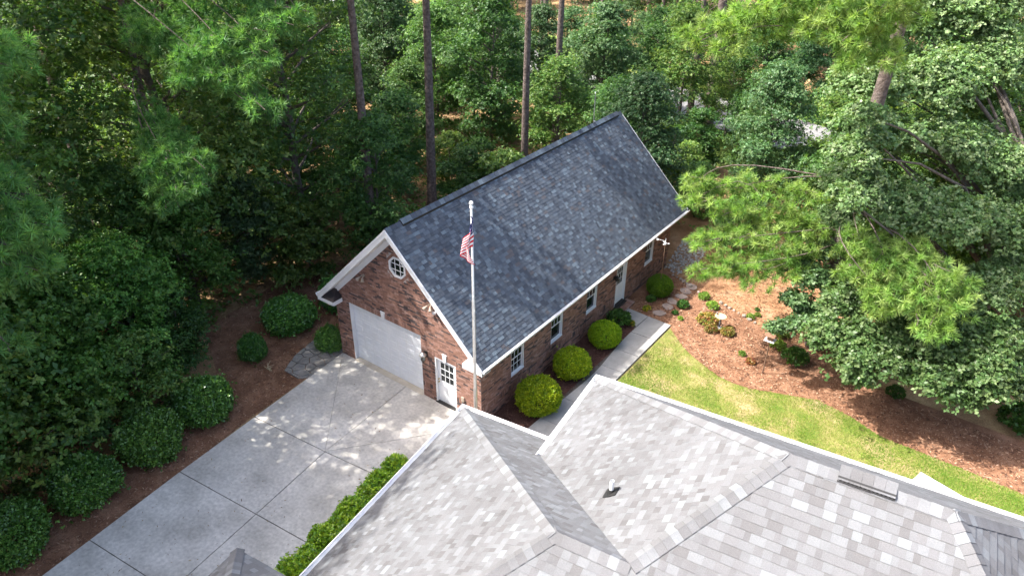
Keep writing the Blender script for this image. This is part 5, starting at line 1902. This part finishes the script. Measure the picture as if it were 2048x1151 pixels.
# ------------------------------------------------------------------ the woods
MAPLE = [(0.098, 0.224, 0.040), (0.127, 0.259, 0.048), (0.075, 0.178, 0.037), (0.161, 0.287, 0.063)]
hw = [hardwood_proto(10.5, 1.8, 3.2, 26, 210, 6, 0.165, HW[0], M['bark2'], 1),
      hardwood_proto(12.0, 2.5, 3.5, 30, 200, 6, 0.165, HW[1], M['bark2'], 2, trunk_r=0.16),
      hardwood_proto(9.0, 1.2, 2.9, 24, 210, 6, 0.155, HW[2], M['bark2'], 3, trunk_r=0.11),
      hardwood_proto(11.0, 1.5, 3.0, 30, 190, 6, 0.16, HW[0], M['bark2'], 4),
      hardwood_proto(13.0, 3.0, 3.6, 30, 210, 6, 0.175, HW[2], M['bark2'], 5, trunk_r=0.18),
      hardwood_proto(7.5, 0.9, 2.7, 26, 230, 6, 0.15, MAPLE, M['bark2'], 10, trunk_r=0.10)]
us = [hardwood_proto(3.6, 0.4, 1.7, 14, 150, 6, 0.14, HW[1], M['bark2'], 6, trunk_r=0.04),
      hardwood_proto(4.6, 0.6, 1.9, 16, 150, 6, 0.14, HW[0], M['bark2'], 7, trunk_r=0.05)]
pn = [pine_proto(25, 14.0, 4.4, 30, 26, PN_DARK, 0.27), pine_proto(22, 13.0, 3.9, 26, 24, PN_DARK, 0.23), pine_proto(27, 15.5, 4.6, 30, 26, PN_LIME, 0.30)]

tall = [hardwood_proto(19.0, 1.6, 4.0, 62, 140, 6, 0.165, HW[0], M['bark2'], 8, trunk_r=0.22),
        hardwood_proto(20.0, 2.2, 4.3, 64, 140, 6, 0.17, HW[1], M['bark2'], 9, trunk_r=0.24)]
wr = random.Random(77)
taken = []


def free(x, y, d):
    return all((x - a) ** 2 + (y - b_) ** 2 > (0.5 * (d + e)) ** 2 for a, b_, e in taken)


def road_dist(x, y):
    P = [np.array(p) for p in road_c]
    best = 1e9
    for a, b_ in zip(P[:-1], P[1:]):
        t_ = max(0, min(1, ((np.array((x, y)) - a) @ (b_ - a)) / ((b_ - a) @ (b_ - a))))
        best = min(best, np.linalg.norm(np.array((x, y)) - a - (b_ - a) * t_))
    return best


def in_yard(x, y):
    if -10.6 < x < 17 and y < 12:
        return True
    if -9.5 < x < 11.5 and y < 17.2:
        return True
    if -13.6 < x and -4.5 < y < 10:
        return True
    if x > -9 and y < -2:
        return True
    if x > 11 and y < 17:
        return True
    return False


# tall straight pines whose trunks show behind the garage
for px, py, sc, lab in ((1050, 395, 1.05, "thick straight pine trunk right behind the garage ridge"),
                        (1000, 215, 1.0, "straight pine trunk left of the thick trunk, further back"),
                        (1112, 300, 0.95, "slim leaning pine trunk right of the thick trunk"),
                        (1412, 245, 1.2, "dark pine trunk near the road right of the garage ridge"),
                        (1378, 240, 0.9, "second dark trunk beside the road pine"),
                        (1085, 175, 0.9, "dark distant pine trunk between the thick and the slim trunk"),
                        (1195, 150, 0.85, "distant pine trunk above the middle of the roof")):
    g = gnd(px, py)
    taken.append((g[0], g[1], 3.0))
    plant_tree("pine_tree", lab, "tree", "tall pines behind the garage", pn[wr.randrange(3)], (g[0], g[1], -0.1), wr.random() * 6, sc)
# tall broadleaf trees of the left woods: they shade drive and roof
for x, y, q, sc in ((-9.6, -16.2, 0, 1.30), (-9.0, -20.8, 1, 1.28), (-10.8, -12.6, 1, 1.05), (-6.4, -22.8, 0, 1.2), (-14.4, -18.2, 0, 1.2), (-16.2, -7.9, 0, 1.12),
                    (-17.0, -0.4, 1, 1.2), (-16.0, 5.4, 0, 1.1), (-20.5, 9, 1, 0.9)):
    taken.append((x, y, 3.4))
    plant_tree("hardwood_tree", "tall leafy hardwood towering in the woods left of the driveway", "tree", "tall hardwoods left of the driveway", tall[q], (x, y, -0.1), wr.random() * 6, sc)
for x, y, q, sc, lab in ((-11.6, 6.0, 1, 1.1, "bare pine trunk close behind the far side of the garage roof"),
                         (-12.4, 11.4, 0, 1.0, "bare pine trunk behind the far side of the garage, nearest the ridge middle")):
    taken.append((x, y, 2.0))
    plant_tree("pine_tree", lab, "tree", None, pn[q], (x, y, -0.1), wr.random() * 6, sc)
# tree crowns named for the spots they fill beside the drive
for x, y, q, sc, lab in ((-11.2, -9.8, 5, 1.02, "bright green maple leaning over the driveway shrubs at left"),
                         (-10.9, -13.4, 5, 0.95, "leafy green maple at the lower left corner behind shrubs"),
                         (-12.3, -6.0, 5, 0.80, "rounded maple above the two shrubs nearest the patio"),
                         (-13.6, -11.2, 5, 1.15, "taller maple filling the left edge behind the shrub row"),
                         (-14.8, -2.2, 5, 0.95, "maple at the back edge of the mulch clearing"),
                         (-13.9, -8.4, 5, 0.95, "bright maple behind the row of shrubs, nearest to the clearing"),
                         (-15.2, -4.2, 0, 0.72, "dark leafy tree left of the mulch clearing"),
                         (-15.2, 1.4, 2, 0.62, "leafy tree at the back of the mulch clearing"),
                         (-11.4, 6.3, 3, 0.70, "dense green tree close behind the garage's far side"),
                         (17.6, 15.6, 4, 0.85, "dark leafy tree at the right edge behind the low oak"),
                         (19.5, 19.5, 0, 1.1, "tall dark leafy tree at the right edge of the view")):
    taken.append((x, y, 3.2))
    plant_tree("hardwood_tree", lab, "tree", None, hw[q], (x, y, -0.1), wr.random() * 6, sc)


for x, y, q, sc, lab in ((-10.3, -7.0, 0, 0.95, "leafy sapling between the first and second driveway shrubs, behind them"),
                         (-10.2, -9.4, 1, 0.80, "leafy sapling right behind the third driveway shrub"),
                         (-9.9, -11.9, 0, 1.0, "leafy sapling behind the gap before the last driveway shrub"),
                         (-11.5, -4.7, 1, 0.75, "leafy sapling at the near end of the mulch clearing"),
                         (-13.2, 3.2, 0, 1.1, "leafy sapling at the back of the bed beyond the left eave")):
    taken.append((x, y, 2.0))
    plant_tree("understory_tree", lab, "tree", None, us[q], (x, y, -0.1), wr.random() * 6, sc)


def scatter(n, xr, yr, protos, names, dist, sc, label, group, tries=4000, rd=6.0, vis=True):
    cnt = 0
    for _ in range(tries):
        if cnt >= n:
            break
        x, y = wr.uniform(*xr), wr.uniform(*yr)
        if in_yard(x, y) or road_dist(x, y) < rd or not free(x, y, dist):
            continue
        sx, sy, w_ = scr((x, y, 3))
        if vis and (w_ < 3 or sx < -250 or sx > 2300 or scr((x, y, 7))[1] > 1300):
            continue
        taken.append((x, y, dist))
        q = wr.randrange(len(protos))
        s_ = wr.uniform(*sc)
        plant_tree(names, label, "tree", group, protos[q], (x, y, -0.1), wr.random() * 6.3, s_, s_ * wr.uniform(0.9, 1.12))
        cnt += 1
    return cnt


scatter(22, (-34, -10.5), (-16, 22), hw[:5], "hardwood_tree", 4.6, (0.62, 0.95), "leafy green hardwood tree in the woods left of the garage", "hardwoods left of the garage")
scatter(14, (-28, 8), (17.5, 35), hw[:5], "hardwood_tree", 4.2, (0.55, 0.85), "leafy green hardwood tree in the woods behind the garage", "hardwoods behind the garage")
scatter(22, (9, 34), (17, 36), hw, "hardwood_tree", 3.6, (0.75, 1.05), "leafy green hardwood tree in the woods at the right", "hardwoods at the right", rd=5)
scatter(34, (-70, -30), (-8, 50), hw, "hardwood_tree", 4.2, (0.8, 1.15), "leafy tree far back in the left woods", "far hardwoods at left")
scatter(34, (-45, 22), (30, 49), hw, "hardwood_tree", 3.4, (0.55, 0.85), "leafy tree along the verge of the road behind the garage", "trees along the road verge", rd=3.9)
scatter(40, (-70, 40), (46, 85), hw, "hardwood_tree", 4.6, (0.8, 1.2), "leafy tree in the woods beyond the road", "hardwoods beyond the road", rd=7.5)
scatter(16, (-50, 10), (20, 70), pn, "pine_tree", 4.5, (0.85, 1.05), "tall straight pine deep in the woods behind", "tall pines deep in the woods", rd=5)
scatter(40, (-30, 9), (-15, 34), us, "understory_tree", 2.2, (0.6, 1.1), "low leafy sapling under the tall trees", "saplings under the trees")

# labels that count the trees of the smaller groups from the left of the view
ORD = ["leftmost", "second", "third", "fourth", "fifth", "sixth", "seventh", "eighth", "ninth", "tenth", "eleventh", "twelfth", "thirteenth", "fourteenth"]
for gname, txt in (("hardwoods behind the garage", "leafy hardwood from the left in the woods behind the garage"),
                   ("tall hardwoods left of the driveway", "tall hardwood from the left in the woods left of the driveway"),
                   ("hardwoods at the right", "leafy hardwood from the left in the woods at the right")):
    mem = sorted([o for o in COL.objects if o.get("group") == gname], key=lambda o: scr(o.location)[0])
    mem = [o for o in mem if scr(o.location)[2] > 3][:14]
    for k, o in enumerate(mem):
        o["label"] = (ORD[k] + " " + txt) if k else ORD[0] + " " + txt.replace(" from the left", "")

# a blue pool cover glimpsed through the trees at far left
g = gnd(20, 345)
t = thing("pool_cover", "turquoise pool cover glimpsed through trees at the far left edge", "pool cover", (g[0], g[1], 0))
MB().box(g[0] - 3, g[0] + 3, g[1] - 2, g[1] + 2, -0.05, 0.18).build("pool_rim", M['white'], t, 0.02)
MB().box(g[0] - 2.8, g[0] + 2.8, g[1] - 1.8, g[1] + 1.8, 0.17, 0.20).build("cover", M['teal'], t)

# ------------------------------------------------------------------ grass, chips, ground cover (nobody could count these)
def in_poly(x, y, P):
    ins = np.zeros(len(x), bool)
    n = len(P)
    for i in range(n):
        (x0, y0), (x1, y1) = P[i], P[(i + 1) % n]
        c = ((y0 > y) != (y1 > y)) & (x < (x1 - x0) * (y - y0) / (y1 - y0 + 1e-12) + x0)
        ins ^= c
    return ins


def vnoise(x, y, sc, seed):
    r_ = np.random.default_rng(seed)
    s = np.zeros_like(x)
    for k in range(7):
        a = r_.normal(size=2) * sc * (0.6 + 0.5 * k)
        s += np.sin(x * a[0] + y * a[1] + r_.uniform(0, 6)) / (1 + 0.35 * k)
    return s / 3


lp = [(2.78, 10.0)] + edge + [(24, 0), (2.78, 0)]
n = 190000
x, y = rng.uniform(2.78, 19, n), rng.uniform(0.0, 10.0, n)
keep = in_poly(x, y, lp)
vn = vnoise(x, y, 0.9, 5) + 0.5 * vnoise(x, y, 2.6, 6)
keep &= rng.uniform(0, 1, n) < np.clip(0.75 - 0.55 * vn, 0.12, 1)
x, y, vn = x[keep], y[keep], vn[keep]
n = len(x)
h = rng.uniform(0.035, 0.075, n)
a = rng.uniform(0, 6.28, n)
w_ = 0.010
P0 = np.c_[x, y, np.full(n, -0.045)]
sd_ = np.c_[np.cos(a), np.sin(a), np.zeros(n)] * w_
tp_ = P0 + np.c_[rng.normal(0, 0.03, n), rng.normal(0, 0.03, n), h]
V = np.stack([P0 + sd_, P0 - sd_, tp_], 1).reshape(-1, 3)
gp = np.array([(0.11, 0.205, 0.02), (0.165, 0.24, 0.03), (0.235, 0.25, 0.055), (0.36, 0.29, 0.13)])
dry = np.clip(0.5 + 0.5 * vn + rng.normal(0, 0.25, n), 0, 1)
cg = np.where(dry[:, None] < 0.35, gp[0], np.where(dry[:, None] < 0.65, gp[1], np.where(dry[:, None] < 0.9, gp[2], gp[3]))) * rng.uniform(0.8, 1.2, (n, 1))
gr = link("grass", np_mesh("grass", V, np.arange(len(V)).reshape(-1, 3), np.repeat(cg, 3, 0)), BLADE)
tag(gr, "patchy mown lawn grass with dry straw-coloured spots", "grass", kind="stuff")


def chips(name, label, poly, n, pal, size, z=-0.03, seed=0):
    xs, ys_ = [p[0] for p in poly], [p[1] for p in poly]
    x, y = rng.uniform(min(xs), max(xs), n), rng.uniform(min(ys_), max(ys_), n)
    k = in_poly(x, y, poly)
    x, y = x[k], y[k]
    n = len(x)
    a = rng.uniform(0, 6.28, n)
    L = rng.uniform(0.5, 1.5, n) * size
    A = np.c_[np.cos(a), np.sin(a), rng.normal(0, 0.35, n)]
    A /= np.linalg.norm(A, axis=1, keepdims=True)
    Nn_ = np.c_[rng.normal(0, 0.4, n), rng.normal(0, 0.4, n), np.ones(n)]
    V, F = leaf_quads(np.c_[x, y, np.full(n, z) + rng.uniform(0.002, 0.025, n)], A, Nn_, L, L * 0.14, 0.02)
    p = np.array(pal)
    C_ = np.repeat(p[rng.choice(len(p), n)] * rng.uniform(0.75, 1.25, (n, 1)), 4, 0)
    o = link(name, np_mesh(name, V, F, C_), M['brick'])
    tag(o, label, "mulch", kind="stuff")


bedR = [(2.85, 10.1)] + edge[1:] + [(19, 10.5), (9.2, 11.2)] + rk[::-1][:-1] + [(0.1, 10.4)]
chips("mulch_chips", "reddish bark chips on the right planting bed", bedR, 30000, [(0.28, 0.15, 0.09), (0.38, 0.225, 0.14), (0.18, 0.09, 0.055), (0.44, 0.29, 0.195), (0.11, 0.055, 0.036)], 0.11)
chips("pine_needles", "fallen orange pine needles behind the rocks", rk + [(12, 13), (14, 20), (6, 22), (0.1, 19)], 26000, [(0.32, 0.17, 0.085), (0.42, 0.25, 0.14), (0.23, 0.115, 0.06)], 0.12, -0.045)
chips("leaf_litter", "brown leaf litter on the bed left of the garage", [(-7.5, -0.2), (-6.9, -6), (-6.1, -14), (-9, -14), (-9.4, -8), (-10.5, -4), (-13.5, -3), (-14.5, 3), (-12, 8), (-7.6, 8)], 26000, [(0.24, 0.12, 0.075), (0.34, 0.19, 0.12), (0.15, 0.075, 0.05), (0.40, 0.26, 0.17)], 0.10, -0.045)
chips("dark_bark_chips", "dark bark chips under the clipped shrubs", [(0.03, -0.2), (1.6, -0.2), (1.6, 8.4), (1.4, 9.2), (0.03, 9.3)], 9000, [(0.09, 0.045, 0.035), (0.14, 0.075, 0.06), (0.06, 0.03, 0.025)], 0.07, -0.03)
chips("fallen_leaves", "few dry leaves blown over the driveway slabs", [(-7.2, -0.3), (-0.8, -0.3), (-0.8, -4), (-0.9, -10), (-5.8, -14)], 420, [(0.30, 0.20, 0.10), (0.20, 0.12, 0.07), (0.38, 0.29, 0.15)], 0.075, -0.001)
chips("woodland_litter", "dry leaves scattered over the woodland floor", [(-32, -14), (-10.6, -14), (-14, 3), (-9, 16), (-9, 34), (-40, 34)], 40000, [(0.36, 0.24, 0.12), (0.5, 0.36, 0.19), (0.2, 0.11, 0.06), (0.28, 0.2, 0.08)], 0.2, -0.055)
# low green ground cover in the woods
n = 5200
x, y = rng.uniform(-34, 14, n), rng.uniform(-14, 36, n)
k = np.array([not in_yard(a_, b_) and road_dist(a_, b_) > 4 for a_, b_ in zip(x, y)]) & (vnoise(x, y, 0.35, 9) > -0.12)
x, y = x[k], y[k]
n = len(x)
P = np.c_[x, y, rng.uniform(0.05, 0.55, n)]
D = np.c_[rng.normal(0, .3, n), rng.normal(0, .3, n), np.ones(n)]
D /= np.linalg.norm(D, axis=1, keepdims=True)
V, F, C_ = rosettes(np.repeat(P, 3, 0) + rng.normal(0, 0.2, (3 * n, 3)) * np.array((1, 1, .5)), np.repeat(D, 3, 0), 6, 0.2, 0.06, HW[1])
tag(link("undergrowth", np_mesh("undergrowth", V, F, C_), LEAF), "low green undergrowth on the woodland floor", "undergrowth", kind="stuff")
# grey gravel drip bed at the rear corner
n = 900
g = [(0.1, 14.7), (0.9, 14.6), (1.3, 16.0), (0.9, 18.3), (-0.6, 18.6), (0.02, 15.2)]
x, y = rng.uniform(-0.6, 1.4, 1100), rng.uniform(14.6, 18.6, 1100)
k = in_poly(x, y, g)
P = np.c_[x, y, np.full(len(x), -0.03)][k]
d8 = np.array([(1, 0, 0), (0, 1, 0), (-1, 0, 0), (0, -1, 0), (0, 0, 0.8)])
s_ = rng.uniform(0.03, 0.075, (len(P), 1, 1))
V = (P[:, None] + d8[None] * s_ * rng.uniform(0.7, 1.3, (len(P), 5, 1))).reshape(-1, 3)
F = (np.arange(len(P))[:, None, None] * 5 + np.array([(0, 1, 4), (1, 2, 4), (2, 3, 4), (3, 0, 4)])[None]).reshape(-1, 3)
C_ = np.repeat(rng.uniform(0.22, 0.5, (len(P), 1)) * np.array((1, 0.97, 0.92)), 5, 0)
tag(link("gravel", np_mesh("gravel", V, F, C_), M['brick']), "grey gravel strip at the rear corner of the garage", "gravel", kind="stuff")
